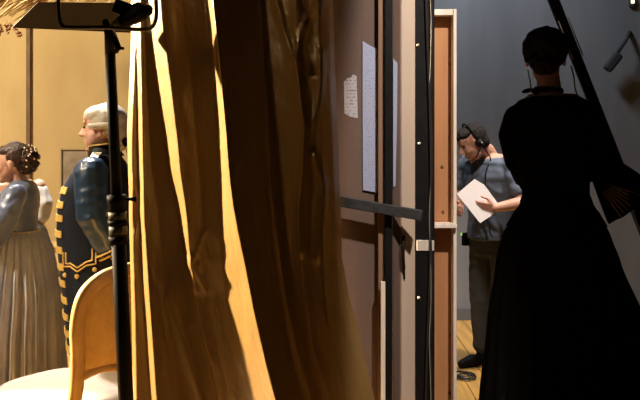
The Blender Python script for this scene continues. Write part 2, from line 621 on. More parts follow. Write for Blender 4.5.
def curtain():
    ncol, nrow = 330, 220
    zt, zb = 3.0, 0.02

    def row_at(y):
        for i in range(len(ROWS) - 1):
            if y <= ROWS[i + 1] or i == len(ROWS) - 2:
                t = (y - ROWS[i]) / (ROWS[i + 1] - ROWS[i])
                if t < 0:
                    t = 0
                if t > 1:
                    t = 1
                return [l[0][i] + (l[0][i + 1] - l[0][i]) * t for l in LINES]
    deps = [l[1] for l in LINES]
    bm = bmesh.new()
    grid = []
    for r in range(nrow + 1):
        z = zt + (zb - zt) * r / nrow
        y = HORY + (CAMZ - z) / 3.4 * FPX
        xs = row_at(y)
        # fold strengths vary with height
        dd = list(deps)
        a = min(1, max(0, (y - 235) / 60.0))          # third streak dies out low down
        low = (3.575, 3.535, 3.545, 3.45, 3.465, 3.46, 3.435, 3.43, 3.40)
        for k in range(9):
            dd[k] = dd[k] + (low[k] - dd[k]) * a
        b = min(1, max(0, (y - 250) / 90.0))          # right-hand small folds die out low down
        for k in (12, 13, 14, 15):
            dd[k] = dd[k] * (1 - 0.7 * b) + 3.385 * 0.7 * b
        col = []
        for c in range(ncol + 1):
            px = xs[0] + (xs[-1] - xs[0]) * c / ncol
            i = 0
            while i < len(xs) - 2 and px > xs[i + 1]:
                i += 1
            t = (px - xs[i]) / max(1e-6, xs[i + 1] - xs[i])
            d = dd[i] + (dd[i + 1] - dd[i]) * min(1, max(0, t))
            col.append([px, d])
        for _ in range(3):
            ds = [p[1] for p in col]
            for c in range(1, ncol):
                col[c][1] = (ds[c - 1] + 2 * ds[c] + ds[c + 1]) / 4
        vr = []
        for c, (px, d) in enumerate(col):
            X = (px - 320) / FPX * 3.4
            n1 = noise.noise(Vector((X * 7, z * 1.1, 3.1)))
            n2 = noise.noise(Vector((X * 22 + z * 5, z * 7 - X * 4, 9.7)))
            n3 = noise.noise(Vector((X * 45 + z * 22, z * 30, 1.7)))
            crum = math.exp(-(((px - 196) / 14) ** 2 + ((y - 265) / 34) ** 2))
            crum2 = math.exp(-(((px - 305) / 26) ** 2 + ((y - 30) / 50) ** 2))
            d += 0.008 * n1 + 0.0045 * n2 + 0.0016 * n3 + crum * 0.012 * n3 + crum2 * (0.020 * n2 + 0.005 * n3)
            d -= ridge(px, y)
            Xw = (px - 320) / FPX * d
            zz = CAMZ - (y - HORY) / FPX * 3.4
            vr.append(bm.verts.new((Xw, d, zz)))
        grid.append(vr)
    for r in range(nrow):
        for c in range(ncol):
            bm.faces.new((grid[r][c], grid[r][c + 1], grid[r + 1][c + 1], grid[r + 1][c]))
    root = empty('stage_curtain', (-0.25, 3.42, 0))
    o = link('drape', bm, M_curtain, root, True)
    o.location = (0.25, -3.42, 0)
    # pipe carrying it, above the frame
    t = tube('curtain_pipe', [(-0.7, 0.0, 3.02), (0.5, 0.0, 3.02)], 0.024, M_blackmetal, root, 12)
    tag(root, 'heavy gold satin stage curtain hanging in deep vertical folds', 'curtain')


curtain()

# ================================================================== SCENERY FLATS
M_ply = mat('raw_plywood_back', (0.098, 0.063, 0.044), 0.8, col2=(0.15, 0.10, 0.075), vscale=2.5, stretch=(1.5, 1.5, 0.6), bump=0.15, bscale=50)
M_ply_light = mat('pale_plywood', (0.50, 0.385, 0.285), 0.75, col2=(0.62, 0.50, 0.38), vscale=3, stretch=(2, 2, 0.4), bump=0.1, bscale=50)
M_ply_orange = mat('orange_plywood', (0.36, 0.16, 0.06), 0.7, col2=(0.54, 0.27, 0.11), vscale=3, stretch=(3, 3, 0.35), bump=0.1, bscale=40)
M_timber = mat('pine_timber', (0.84, 0.74, 0.60), 0.7, var=0.12, vscale=5, stretch=(6, 6, 0.6))
M_knot = mat('wood_knot', (0.13, 0.055, 0.02), 0.7)
M_brownbat = mat('brown_batten', (0.26, 0.15, 0.085), 0.75, var=0.2, vscale=5, stretch=(6, 6, 0.5))
M_steel = mat('grey_steel_bar', (0.035, 0.036, 0.035), 0.55, var=0.3, vscale=30, spec=0.3)


def panel_between(name, a, b, zt, th, m, parent, back=1):
    """vertical board from plan point a to b, thickness going away from the camera"""
    a, b = Vector((a[0], a[1], 0)), Vector((b[0], b[1], 0))
    d = (b - a)
    nrm = Vector((-d.y, d.x, 0)).normalized() * th
    bm = bmesh.new()
    q = [a, b, b + nrm, a + nrm]
    lo = [bm.verts.new(p + Vector((0, 0, 0.0))) for p in q]
    hi = [bm.verts.new(p + Vector((0, 0, zt))) for p in q]
    bm.faces.new(lo)
    bm.faces.new(hi)
    for k in range(4):
        bm.faces.new((lo[k], lo[(k + 1) % 4], hi[(k + 1) % 4], hi[k]))
    return link(name, bm, m, parent)


def XY(px, Y):
    return ((px - 320) / FPX * Y, Y)


ZT = 2.9
flat = empty('plywood_flat', (P(355, 0, 3.7).x, 3.7, 0))


def rel(o, root):
    o.parent = root
    o.location = -Vector(root.location)
    return o


A, B = XY(222, 3.69), XY(384, 3.66)  # left end extended unseen behind the curtain to block stage light
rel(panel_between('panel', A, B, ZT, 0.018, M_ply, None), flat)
rel(box('batten', ((381 - 320) / FPX * 3.63, 3.635, ZT / 2), (0.022, 0.03, ZT), M_brownbat), flat)
rel(box('post', ((388.5 - 320) / FPX * 3.60, 3.62, ZT / 2), (0.030, 0.05, ZT), M_black, None, None, 0.003), flat)
tag(flat, 'brown plywood scenery flat carrying taped sheets beside gold curtain', 'scenery flat')
flat2 = empty('plywood_flat', (P(402, 0, 3.7).x, 3.7, 0))
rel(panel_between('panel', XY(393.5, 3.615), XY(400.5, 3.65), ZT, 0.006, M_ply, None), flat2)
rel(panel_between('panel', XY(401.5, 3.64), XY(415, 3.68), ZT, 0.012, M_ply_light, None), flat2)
tag(flat2, 'narrow pale plywood flat between two black posts', 'scenery flat')
# pull strap on the narrow flat
bm = bmesh.new()
sp = [P(403.6, 236, 3.64), P(403.2, 246, 3.62), P(403.4, 258, 3.62), P(404.0, 268, 3.63), P(404.4, 279, 3.645)]
add_tube(bm, smooth_pts(sp, 5), [0.007] * 8 + [0.006] * 8 + [0.004] * 5, 8)
link('pull_strap', bm, M_black)
bpy.data.objects['pull_strap'].parent = flat2
bpy.data.objects['pull_strap'].location = -Vector(flat2.location)

# loose wood strip leaning on the post
ws = box('wood_strip', (P(383, 0, 3.58).x, 3.582, 0.505), (0.018, 0.02, 1.01), M_timber, None, None, 0.002)
tag(ws, 'short pale wood strip standing against thin black post', 'wood strip')

# steel rail across the flats
ra, rb = P(336, 200.5, 3.585), P(422, 215.5, 3.56)
dv = (rb - ra)
rot = dv.to_track_quat('X', 'Z').to_matrix()
rl = box('steel_rail', (ra + rb) / 2, (dv.length, 0.03, 0.042), M_steel, None, rot, 0.003)
tag(rl, 'dark grey steel rail fixed across the plywood flats', 'rail')

# black column with cables
bc = empty('black_column', (P(424, 0, 3.72).x, 3.72, 0))
rel(box('column', (P(424.5, 0, 3.68).x, 3.755, 1.5), (0.088, 0.12, 3.0), M_black, None, None, 0.004), bc)
M_bolt = mat('bright_bolt', (0.75, 0.62, 0.45), 0.35, metal=0.8)
for px, py in ((418, 45), (419.5, 143.5), (419, 298)):
    b2 = bmesh.new()
    add_ell(b2, P(px, py, 3.693), (0.007, 0.005, 0.007), None, 10, 8)
    rel(link('bolt', b2, M_bolt, None, True), bc)
M_tape = mat('silver_tape', (0.62, 0.55, 0.46), 0.4, var=0.1)
rel(box('tape_band', (P(425.5, 0, 3.69).x, 3.752, P(0, 245.5, 3.69).z), (0.072, 0.126, 0.044), M_tape, None, None, 0.002), bc)
tag(bc, 'tall black column with silver tape band and running cables', 'column')
M_cable = mat('glossy_black_cable', (0.03, 0.03, 0.03), 0.25)


def cable(name, pts, r, label, m=M_cable, group=None):
    o = tube(name, smooth_pts(pts, 6), r, m, None, 6)
    tag(o, label, 'cable', group)
    return o


cb = [P(431, y, 3.682) + Vector((0.004 * math.sin(y * 0.05), 0, 0)) for y in range(-60, 560, 40)]
cable('cable', cb, 0.005, 'thin black cable running down right side of black column')
cb = [P(428 + 3.0 * math.sin((y - 60) * 0.012), y, 3.676) for y in range(-60, 560, 40)]
cable('cable', cb, 0.0035, 'wavy thin cable hanging loose on front of black column')

# wooden frame flat seen from behind
wf = empty('timber_frame_flat', (P(445, 0, 3.85).x, 3.85, 0))
Yf = 3.88
zt = P(0, 10, 3.84).z
x0, x1 = P(430, 0, Yf).x, P(455, 0, Yf).x
rel(box('plywood_skin', ((x0 + x1) / 2, Yf + 0.01, zt / 2), (x1 - x0, 0.012, zt), M_ply_orange), wf)
rel(box('stile', (P(454, 0, 3.84).x, 3.845, zt / 2), (0.014, 0.07, zt), M_timber, None, None, 0.002), wf)
rel(box('stile', (P(431, 0, 3.84).x, 3.845, zt / 2), (0.02, 0.07, zt), M_timber, None, None, 0.002), wf)
rel(box('top_rail', ((x0 + x1) / 2, 3.85, zt - 0.012), (x1 - x0 - 0.01, 0.06, 0.026), M_timber, None, None, 0.002), wf)
zr = P(0, 225.5, 3.81).z
rel(box('toggle_rail', ((x0 + x1) / 2, 3.83, zr), (x1 - x0 - 0.01, 0.09, 0.018), M_timber, None, None, 0.002), wf)
for px, py in ((442, 167), (443, 212), (451, 335), (449.5, 393), (451, 64)):
    b2 = bmesh.new()
    add_ell(b2, P(px, py, Yf + 0.003), (0.007, 0.003, 0.008), None, 10, 8)
    rel(link('knot', b2, M_knot, None, True), wf)
tag(wf, 'raw timber framed flat with orange plywood skin beside black column', 'scenery flat')

# papers
M_sheet = mat_print('typed_sheet', (0.36, 0.40, 0.53), (0.10, 0.11, 0.16), 60, 2.0, 0.56, 0.4)
M_tagp = mat_print('handwritten_tag', (0.46, 0.45, 0.47), (0.06, 0.05, 0.06), 13, 5.0, 0.52, 0.6)


def poly_sheet(name, pix, Yfun, m, label, cat, th=0.0012):
    bm = bmesh.new()
    fr = [bm.verts.new(P(px, py, Yfun(px))) for px, py in pix]
    f = bm.faces.new(fr)
    g = bmesh.ops.extrude_face_region(bm, geom=[f])
    for v in g['geom']:
        if isinstance(v, bmesh.types.BMVert):
            v.co.y += th
    o = link(name, bm, m)
    tag(o, label, cat)
    return o


poly_sheet('paper_sheet', [(362.6, 41), (370, 45.5), (379.6, 50), (379.4, 120), (379.2, 193), (371, 191.5), (363, 190), (362.6, 110)],
           lambda px: 3.656 - 0.0003 * (px - 362), M_sheet,
           'long white typed cue sheet taped to brown plywood flat', 'paper')
poly_sheet('paper_sheet', [(393.2, 58.5), (397.5, 63), (397, 120), (395.5, 186), (393.2, 187)],
           lambda px: 3.606 + 0.004 * (px - 392.5), M_sheet, 'narrow white paper strip right of thin black post', 'paper')
poly_sheet('paper_tag', [(343.8, 82), (347, 78.5), (351, 77.5), (353, 74.5), (356.5, 76), (357.2, 97), (357.8, 118), (351, 117), (344.4, 113.5)],
           lambda px: 3.664, M_tagp, 'small torn white paper tag with handwriting on plywood', 'paper')

# ================================================================== LIGHT STAND AND LANTERN
ST = 3.2
stand = empty('light_stand', (P(126, 0, ST).x, ST, 0))


def sx(y):       # the stand leans a little: pixel x of its axis by height
    return 109.5 + (y - 40) * (126.0 - 109.5) / 360.0


def SP(y, Y=ST):
    return P(sx(y), y, Y)


def relt(name, pts, r, m, root, n=12):
    o = tube(name, pts, r, m, None, n)
    return rel(o, root)


yfl = HORY + CAMZ / ST * FPX
relt('upper_tube', [SP(52.6), SP(200)], 0.020, M_blackmetal, stand)
relt('lower_tube', [SP(196), SP(480)], 0.0275, M_blackmetal, stand)
relt('collar', [SP(195), SP(203), SP(204), SP(212)], [0.036, 0.036, 0.031, 0.031], M_blackmetal, stand)
M_greyrub = mat('grey_rubber', (0.10, 0.085, 0.06), 0.5)
relt('collar_band', [SP(212), SP(220)], 0.034, M_greyrub, stand)
relt('collar', [SP(220), SP(225)], 0.037, M_blackmetal, stand)
relt('collar_band', [SP(225), SP(236)], 0.034, M_greyrub, stand)
relt('collar', [SP(236), SP(244)], 0.037, M_blackmetal, stand)
relt('locking_knob', [SP(199), SP(199) + Vector((0.05, 0, 0)), SP(199) + Vector((0.07, 0, 0))], [0.006, 0.006, 0.012], M_blackmetal, stand, 8)
for a in (20, 140, 260):
    hub = SP(450)
    foot = Vector((hub.x + 0.45 * math.cos(R(a)), ST + 0.45 * math.sin(R(a)), 0.012))
    relt('tripod_leg', [hub, foot], 0.012, M_blackmetal, stand, 8)
relt('tripod_hub', [SP(440), SP(460)], 0.040, M_blackmetal, stand)
tag(stand, 'black telescopic light stand in front of gold curtain', 'light stand')

lan = empty('stage_floodlight', SP(40))
M_leaf = mat('barn_door_metal', (0.022, 0.018, 0.012), 0.7, spec=0.2, var=0.15, vscale=10)
YL = 3.2


def plate(name, pts, th, m, root):
    bm = bmesh.new()
    vs = [bm.verts.new(p) for p in pts]
    f = bm.faces.new(vs)
    bm.normal_update()
    nrm = f.normal.copy()
    g = bmesh.ops.extrude_face_region(bm, geom=[f])
    for v in g['geom']:
        if isinstance(v, bmesh.types.BMVert):
            v.co += nrm * th
    o = link(name, bm, m)
    return rel(o, root)


plate('barn_door', [P(12, 27, YL + 0.26), P(131, 32, YL + 0.26), P(128, 3, YL + 0.12), P(38, 2, YL + 0.12)], 0.004, M_leaf, lan)
# lamp housing (mostly above the frame)
hb = bmesh.new()
c = P(88, -38, YL + 0.02)
add_box(hb, c, (0.36, 0.20, 0.23), None, 0.02)
rel(link('housing', hb, M_blackmetal), lan)
for k in range(5):
    rel(box('cooling_fin', c + Vector((-0.14 + 0.07 * k, -0.105, 0.0)), (0.012, 0.02, 0.19), M_blackmetal), lan)
yk = [P(58.5, -60, YL - 0.1), P(58.5, 0, YL - 0.12), P(59.5, 18, YL - 0.12), P(62, 25, YL - 0.12), P(68, 27.5, YL - 0.12), P(105, 27.5, YL - 0.12),
      P(140, 29.5, YL - 0.12), P(150, 28, YL - 0.12), P(155, 22, YL - 0.12), P(156.5, 12, YL - 0.12), P(156, 0, YL - 0.12), P(155, -60, YL - 0.1)]
M_yoke = mat('worn_yoke_steel', (0.06, 0.045, 0.03), 0.3, metal=0.7)
relt('yoke', smooth_pts(yk, 6), 0.0072, M_yoke, lan, 10)
# tilt clamp and spigot
kb = bmesh.new()
add_cone(kb, P(118, 25, YL - 0.06), 0.022, P(139, 12, YL - 0.06), 0.036)
add_cone(kb, P(139, 12, YL - 0.06), 0.030, P(147, 10, YL - 0.06), 0.022)
add_box(kb, P(124, 9, YL - 0.04), (0.07, 0.05, 0.05), Matrix.Rotation(R(20), 3, 'Y'), 0.006)
rel(link('tilt_clamp', kb, M_blackmetal, None, False), lan)
relt('clamp_glint', [P(114.5, 21, YL - 0.085), P(118, 28, YL - 0.085)], 0.012, mat('glint_steel', (0.35, 0.26, 0.13), 0.4, metal=0.5), lan, 10)  # highlight on the clamp, put in as a bright piece
kb = bmesh.new()
add_tube(kb, [P(105, 20, YL - 0.06), P(110, 34, YL - 0.03), P(112, 52, YL)], [0.010, 0.020, 0.026], 12)
add_tube(kb, [P(112, 34, YL - 0.02), P(119, 49, YL - 0.05)], [0.016, 0.010], 10)
rel(link('spigot_bracket', kb, M_blackmetal, None, True), lan)
relt('wing_knob', [P(115, 50, YL - 0.05), P(120, 48, YL - 0.05), P(124, 48.5, YL - 0.05)], [0.008, 0.006, 0.005], M_blackmetal, lan, 8)
tag(lan, 'black floodlight with barn door and looped yoke on light stand', 'stage light')

# ================================================================== THATCH AND DRIED FLOWERS
M_straw = mat('straw', (0.55, 0.36, 0.12), 0.5, col2=(0.95, 0.80, 0.45), vscale=9)
bm = bmesh.new()
TY = 5.6
rnd = random.Random(3)
for i in range(420):
    px = rnd.uniform(-60, 120)
    lim = 24 if px < 34 else 5
    ye = rnd.uniform(-30, lim) if px > 0 else rnd.uniform(-30, 26)
    Yd = TY + rnd.uniform(-0.12, 0.12)
    e = P(px, ye, Yd)
    a = R(rnd.uniform(22, 52))
    Ln = rnd.uniform(0.25, 0.5)
    s = e + Vector((math.cos(a) * Ln, rnd.uniform(-0.03, 0.03), math.sin(a) * Ln))
    add_tube(bm, [e, (e + s) / 2 + Vector((0, 0, 0.008)), s], [0.003, 0.0075, 0.006], 5)
th = link('thatch_eave', bm, M_straw)
tag(th, 'golden straw thatch hanging from the top of the set', 'thatch', None, 'stuff')
beam = tube('thatch_pole', [P(-80, -75, TY + 0.25), P(160, -75, TY + 0.25)], 0.03, M_joint, None, 10)
tag(beam, 'wooden pole carrying the straw thatch above the stage', 'pole')
M_dried = mat('dried_flower', (0.34, 0.17, 0.08), 0.8, col2=(0.55, 0.34, 0.18), vscale=60)
for k, (pts, lbl) in enumerate((
        ([(10, 20), (15, 30), (20, 36)], 'drooping dried flower sprig under the straw, right one'),
        ([(-2, 22), (1, 30), (0, 35)], 'drooping dried flower sprig under the straw at left edge'),
        ([(6, 20), (8, 27), (8, 31)], 'short dried flower sprig between two longer ones under straw'))):
    root = empty('dried_flower_sprig', P(*pts[0], TY - 0.14))
    relt('stem', [P(x, y, TY - 0.14) for x, y in pts], 0.004, M_dried, root, 5)
    bm = bmesh.new()
    for j in range(16):
        t = rnd.uniform(0.25, 1.0) * (len(pts) - 1)
        i = min(int(t), len(pts) - 2)
        q = P(*pts[i], TY - 0.14).lerp(P(*pts[i + 1], TY - 0.14), t - i)
        add_ell(bm, q + Vector([rnd.uniform(-0.016, 0.016) for _ in range(3)]), (0.010, 0.006, 0.008),
                Matrix.Rotation(rnd.uniform(0, 3), 3, 'Y'), 6, 5)
    rel(link('blossom', bm, M_dried, None, True), root)
    tag(root, lbl, 'dried flowers')

# grey framed plaque on the set wall
pq = empty('wall_plaque', (P(75, 0, YW).x, YW - 0.01, P(0, 175, YW).z))
pq_w, pq_h = 26 / FPX * YW, 52 / FPX * YW
M_pq = mat('grey_slate', (0.26, 0.22, 0.17), 0.7, var=0.3, vscale=12)
box('board', (0, -0.005, 0), (pq_w, 0.02, pq_h), M_pq, pq)
for s in (-1, 1):
    box('frame_edge', (s * pq_w / 2, -0.012, 0), (0.012, 0.03, pq_h), mat('plaque_frame', (0.38, 0.28, 0.15), 0.6), pq)
    box('frame_edge', (0, -0.012, s * pq_h / 2), (pq_w, 0.03, 0.012), MATS['plaque_frame'], pq)
tag(pq, 'grey rectangular plaque hung on golden set wall behind officer', 'plaque')

# ================================================================== FRENCH CHAIR
ch = empty('upholstered_chair', (-0.90, 4.0, 0), R(144))
M_gilt = mat('gilt_wood', (0.50, 0.31, 0.11), 0.38, var=0.15, vscale=12)
M_uph = mat('gold_upholstery', (0.62, 0.38, 0.11), 0.8, var=0.1, vscale=20, bump=0.15, bscale=150, sheen=0.3)
M_seat = mat('cream_seat_fabric', (0.55, 0.48, 0.40), 0.75, var=0.05, vscale=20, bump=0.1, bscale=120)


def seat_outline(k, n=48):
    out = []
    for i in range(n):
        a = 2 * math.pi * i / n
        ca, sa = math.cos(a), math.sin(a)
        e = 0.72
        out.append((0.35 + k * 0.325 * math.copysign(abs(ca) ** e, ca), k * 0.31 * math.copysign(abs(sa) ** e, sa)))
    return out


bm = bmesh.new()
rings = []
for k, z in ((0.98, 0.335), (1.0, 0.35), (1.0, 0.385), (0.97, 0.407), (0.90, 0.421), (0.7, 0.433), (0.4, 0.440), (0.05, 0.442)):
    rings.append([Vector((x, y, z)) for x, y in seat_outline(k)])
add_rings(bm, rings)
link('seat_cushion', bm, M_seat, ch, True)
bm = bmesh.new()
add_rings(bm, [[Vector((x, y, z)) for x, y in seat_outline(k)] for k, z in ((0.95, 0.26), (1.02, 0.27), (1.04, 0.305), (1.02, 0.332), (0.96, 0.338))])
link('seat_rail', bm, M_gilt, ch, True)
for sx_, sy_ in ((0.61, 0.22), (0.61, -0.22), (0.08, 0.24), (0.08, -0.24)):
    ox = 1 if sx_ > 0.3 else -1
    oy = 1 if sy_ > 0 else -1
    tube('leg', smooth_pts([(sx_, sy_, 0.29), (sx_ + 0.02 * ox, sy_ + 0.02 * oy, 0.25), (sx_ + 0.005 * ox, sy_ + 0.005 * oy, 0.12),
                            (sx_, sy_, 0.05), (sx_ + 0.015 * ox, sy_ + 0.015 * oy, 0.012)], 5),
         [0.034 - 0.001 * i for i in range(16)] + [0.018, 0.019, 0.021, 0.023, 0.024], M_gilt, ch, 10)


def bxl(z):      # the back leans a little
    return 0.02 - (z - 0.45) * 0.16


loop = [(0.255, 0.30), (0.235, 0.50), (0.245, 0.66), (0.265, 0.80), (0.245, 0.915), (0.17, 0.975), (0.08, 0.995), (0, 1.00)]
path = [Vector((bxl(z), y, z)) for y, z in loop] + [Vector((bxl(z), -y, z)) for y, z in reversed(loop[:-1])]
pp = smooth_pts(path, 6)
bm = bmesh.new()
rr = []
ctr = Vector((bxl(0.75), 0, 0.75))
for i, p in enumerate(pp):
    d = (pp[min(i + 1, len(pp) - 1)] - pp[max(i - 1, 0)]).normalized()
    u = Vector((1, 0, 0))
    v = d.cross(u).normalized()
    rr.append([p + u * a * 0.021 + v * b * 0.031 for a, b in
               ((1, 0.5), (0.8, 0.9), (0.3, 1.05), (-0.3, 1.05), (-0.8, 0.9), (-1, 0.5), (-1, -0.5), (-0.7, -0.9), (0.7, -0.9), (1, -0.5))])
add_rings(bm, rr)
bf = link('back_frame', bm, M_gilt, ch, True)
bm = bmesh.new()
lr = smooth_pts([(bxl(0.56), 0.24, 0.555), (bxl(0.56), 0.12, 0.575), (bxl(0.56), 0, 0.56), (bxl(0.56), -0.12, 0.575), (bxl(0.56), -0.24, 0.555)], 6)
add_tube(bm, lr, 0.022, 10)
link('lower_rail', bm, M_gilt, ch, True)
# upholstered back pad
bm = bmesh.new()
out2 = [Vector((bxl(z), y * 0.93, 0.575 + (z - 0.50) * 0.84)) for y, z in loop[1:]]
ol = smooth_pts(out2 + [Vector((p.x, -p.y, p.z)) for p in reversed(out2[:-1])], 5)
cc = Vector((bxl(0.77), 0, 0.77))
rings = []
for k, th_ in ((0.02, -0.030), (0.5, -0.028), (0.85, -0.02), (1.0, -0.008), (1.0, 0.012), (0.85, 0.035), (0.5, 0.045), (0.02, 0.048)):
    rings.append([Vector((bxl(cc.z + (p.z - cc.z) * k) + th_, p.y * k, cc.z + (p.z - cc.z) * k)) for p in ol])
add_rings(bm, rings)
link('back_pad', bm, M_uph, ch, True)
tag(ch, 'gilt French chair with cream seat and gold upholstered back', 'chair')

# ================================================================== PEOPLE
# ---- officer in braided navy coat (faces left)
YO = 4.86
off = empty('person', (P(108, 0, YO).x, YO, 0), R(180))
bm = bmesh.new()
HO = head_M((0.032, 0.0, 1.635), R(4))
add_head(bm, HO, 1.06, 0.014)
add_ell(bm, HO @ Vector((0.04, 0, -0.105)), (0.045, 0.05, 0.035))
add_ell(bm, HO @ Vector((0.06, 0, -0.06)), (0.036, 0.055, 0.05))
add_cone(bm, (0.015, 0, 1.46), 0.066, (0.035, 0, 1.57), 0.060)
TB = [(1.47, 0.0, 0, 0.08, 0.10), (1.42, 0.02, 0, 0.12, 0.19), (1.30, 0.06, 0, 0.17, 0.19), (1.05, 0.07, 0, 0.18, 0.19), (0.90, 0.05, 0, 0.17, 0.19), (0.80, 0.03, 0, 0.12, 0.16)]
add_loft(bm, TB, 24, 16)
for s in (1, -1):
    el = (-0.02 if s > 0 else 0.06, 0.27 * s, 1.15)
    wr_ = (-0.10, 0.235, 0.965) if s > 0 else (0.12, -0.23, 1.0)
    add_limb(bm, [(0.02, 0.19 * s, 1.41), el, wr_], [0.06, 0.047, 0.030])
    dh = (Vector(wr_) - Vector(el)).normalized()
    add_hand(bm, Vector(wr_) + dh * 0.01, dh, (0.5, -0.6 * s, 0.2), 0.35 if s > 0 else -0.35, 1.0)
    add_limb(bm, [(0.03, 0.095 * s, 0.88), (0.04, 0.10 * s, 0.49), (0.0, 0.105 * s, 0.30), (0.0, 0.105 * s, 0.07)], [0.095, 0.062, 0.058, 0.038])
    add_cone(bm, (-0.03, 0.105 * s, 0.04), 0.03, (0.14, 0.115 * s, 0.03), 0.025)
fuse('body', bm, M_skin_pale, off, 0.006, 3)
add_eyes(HO, off, 1.06)
M_wig = mat('powdered_wig', (0.66, 0.62, 0.54), 0.6, var=0.10, vscale=30, stretch=(1, 1, 3), bump=0.5, bscale=60)
wg = bmesh.new()


def e_in(bmx, M, c, r, k=1.0):
    add_ell(bmx, M @ (Vector(c) * k), [x * k for x in r], M.to_3x3())


e_in(wg, HO, (-0.034, 0, 0.040), (0.102, 0.090, 0.092), 1.06)
e_in(wg, HO, (0.005, 0, 0.072), (0.085, 0.080, 0.052), 1.06)
e_in(wg, HO, (-0.075, 0, -0.02), (0.060, 0.080, 0.085), 1.06)
e_in(wg, HO, (-0.085, 0, -0.075), (0.040, 0.05, 0.05), 1.06)
wig = fuse('wig', wg, M_wig, off, 0.006, 4)
for s in (1, -1):
    for zz, xx in ((0.016, 0.0),):
        cb_ = bmesh.new()
        p0, p1 = HO @ Vector((xx + 0.042, 0.084 * s, zz)), HO @ Vector((xx - 0.055, 0.094 * s, zz - 0.004))
        add_cone(cb_, p0, 0.015, p1, 0.020)
        link('side_curl', cb_, M_wig, wig, True)
qb = bmesh.new()
add_tube(qb, [HO @ Vector(p) for p in ((-0.10, 0, -0.07), (-0.135, 0, -0.10), (-0.15, 0, -0.16), (-0.15, 0, -0.24))], [0.02, 0.022, 0.02, 0.008], 10)
link('queue', qb, M_wig, wig, True)
qb = bmesh.new()
for s in (1, -1):
    e_in(qb, HO, (-0.128, 0.032 * s, -0.082), (0.016, 0.036, 0.026))
e_in(qb, HO, (-0.132, 0, -0.082), (0.018, 0.014, 0.016))
link('black_bow', qb, M_black, wig, True)

M_coat = mat('navy_wool_coat', (0.009, 0.013, 0.026), 0.7, var=0.2, vscale=15, sheen=0.04, bump=0.1, bscale=200, spec=0.2)
MATS['navy_wool_coat'].node_tree.nodes['Principled BSDF'].inputs['Sheen Tint'].default_value = (0.35, 0.55, 0.95, 1)
M_sleeve = mat('lit_coat_sleeve', (0.024, 0.052, 0.105), 0.33, var=0.2, vscale=10, spec=0.6)  # same cloth as the coat, light on it put into the bluer colour


def ct(z, front, back, rl):
    return (z, (front - back) / 2, 0, (front + back) / 2, rl)


COATT = [ct(1.505, 0.085, 0.060, 0.075), ct(1.48, 0.10, 0.075, 0.115), ct(1.44, 0.14, 0.10, 0.185), ct(1.38, 0.20, 0.13, 0.212), ct(1.30, 0.245, 0.145, 0.215),
         ct(1.20, 0.268, 0.145, 0.212), ct(1.05, 0.275, 0.13, 0.205), ct(0.92, 0.262, 0.145, 0.222), ct(0.70, 0.235, 0.18, 0.25), ct(0.44, 0.208, 0.20, 0.265)]


def crease(a, t):
    lo = max(0, (t - 0.5) / 0.5)
    return 1 + 0.018 * lo * math.sin(a * 9 + 1.2) + 0.01 * lo * math.sin(a * 17)


cbm = bmesh.new()
add_loft(cbm, COATT, 96, 60, crease)
coat = link('coat', cbm, M_coat, off, True)


def csurf(f, z, side=1, up=0.004):
    cf, cl, rf, rl_ = interp(COATT, z)
    q = max(-0.999, min(0.999, (f - cf) / rf))
    return Vector((f, side * (rl_ * math.sqrt(1 - q * q) + up), z))


def cang(a, z, up=0.004):
    cf, cl, rf, rl_ = interp(COATT, z)
    return Vector((cf + (rf + up) * math.cos(a), cl + (rl_ + up) * math.sin(a), z))


def pz(y, Y):
    return CAMZ - (y - HORY) / FPX * Y


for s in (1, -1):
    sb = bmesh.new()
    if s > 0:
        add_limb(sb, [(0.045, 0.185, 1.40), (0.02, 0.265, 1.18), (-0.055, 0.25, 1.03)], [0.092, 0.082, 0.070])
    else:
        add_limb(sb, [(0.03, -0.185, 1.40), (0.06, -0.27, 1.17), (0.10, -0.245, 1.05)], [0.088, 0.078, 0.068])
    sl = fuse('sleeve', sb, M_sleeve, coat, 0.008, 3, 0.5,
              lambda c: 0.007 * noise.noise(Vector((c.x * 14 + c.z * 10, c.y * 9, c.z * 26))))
# gold cuff edging
e0, e1 = Vector((0.02, 0.265, 1.18)), Vector((-0.055, 0.25, 1.03))
dd_ = (e1 - e0).normalized()
u_, v_ = frame_of(dd_)
for off_c, rr_ in ((0.03, 0.075), (0.052, 0.069)):
    cc_ = e1 + dd_ * off_c
    tube('cuff_braid', [cc_ + u_ * math.cos(t) * rr_ + v_ * math.sin(t) * rr_ for t in [2 * math.pi * k / 28 for k in range(28)]], 0.0055, M_gold, coat, 6, True)
# lace bars down the front edge
for k, y in enumerate((189, 203, 216, 231.5, 247, 263, 279, 295, 311, 327, 342)):
    z = pz(y, YO)
    for s in (1, -1):
        bmx = bmesh.new()
        rings = []
        for zz in (z + 0.018, z - 0.018):
            rings.append([cang(s * R(a), zz, 0.002) for a in (2, 17, 33, 48)] + [cang(s * R(a), zz, 0.008) for a in (48, 33, 17, 2)])
        add_rings(bmx, rings)
        link('lace_bar', bmx, M_gold, coat)
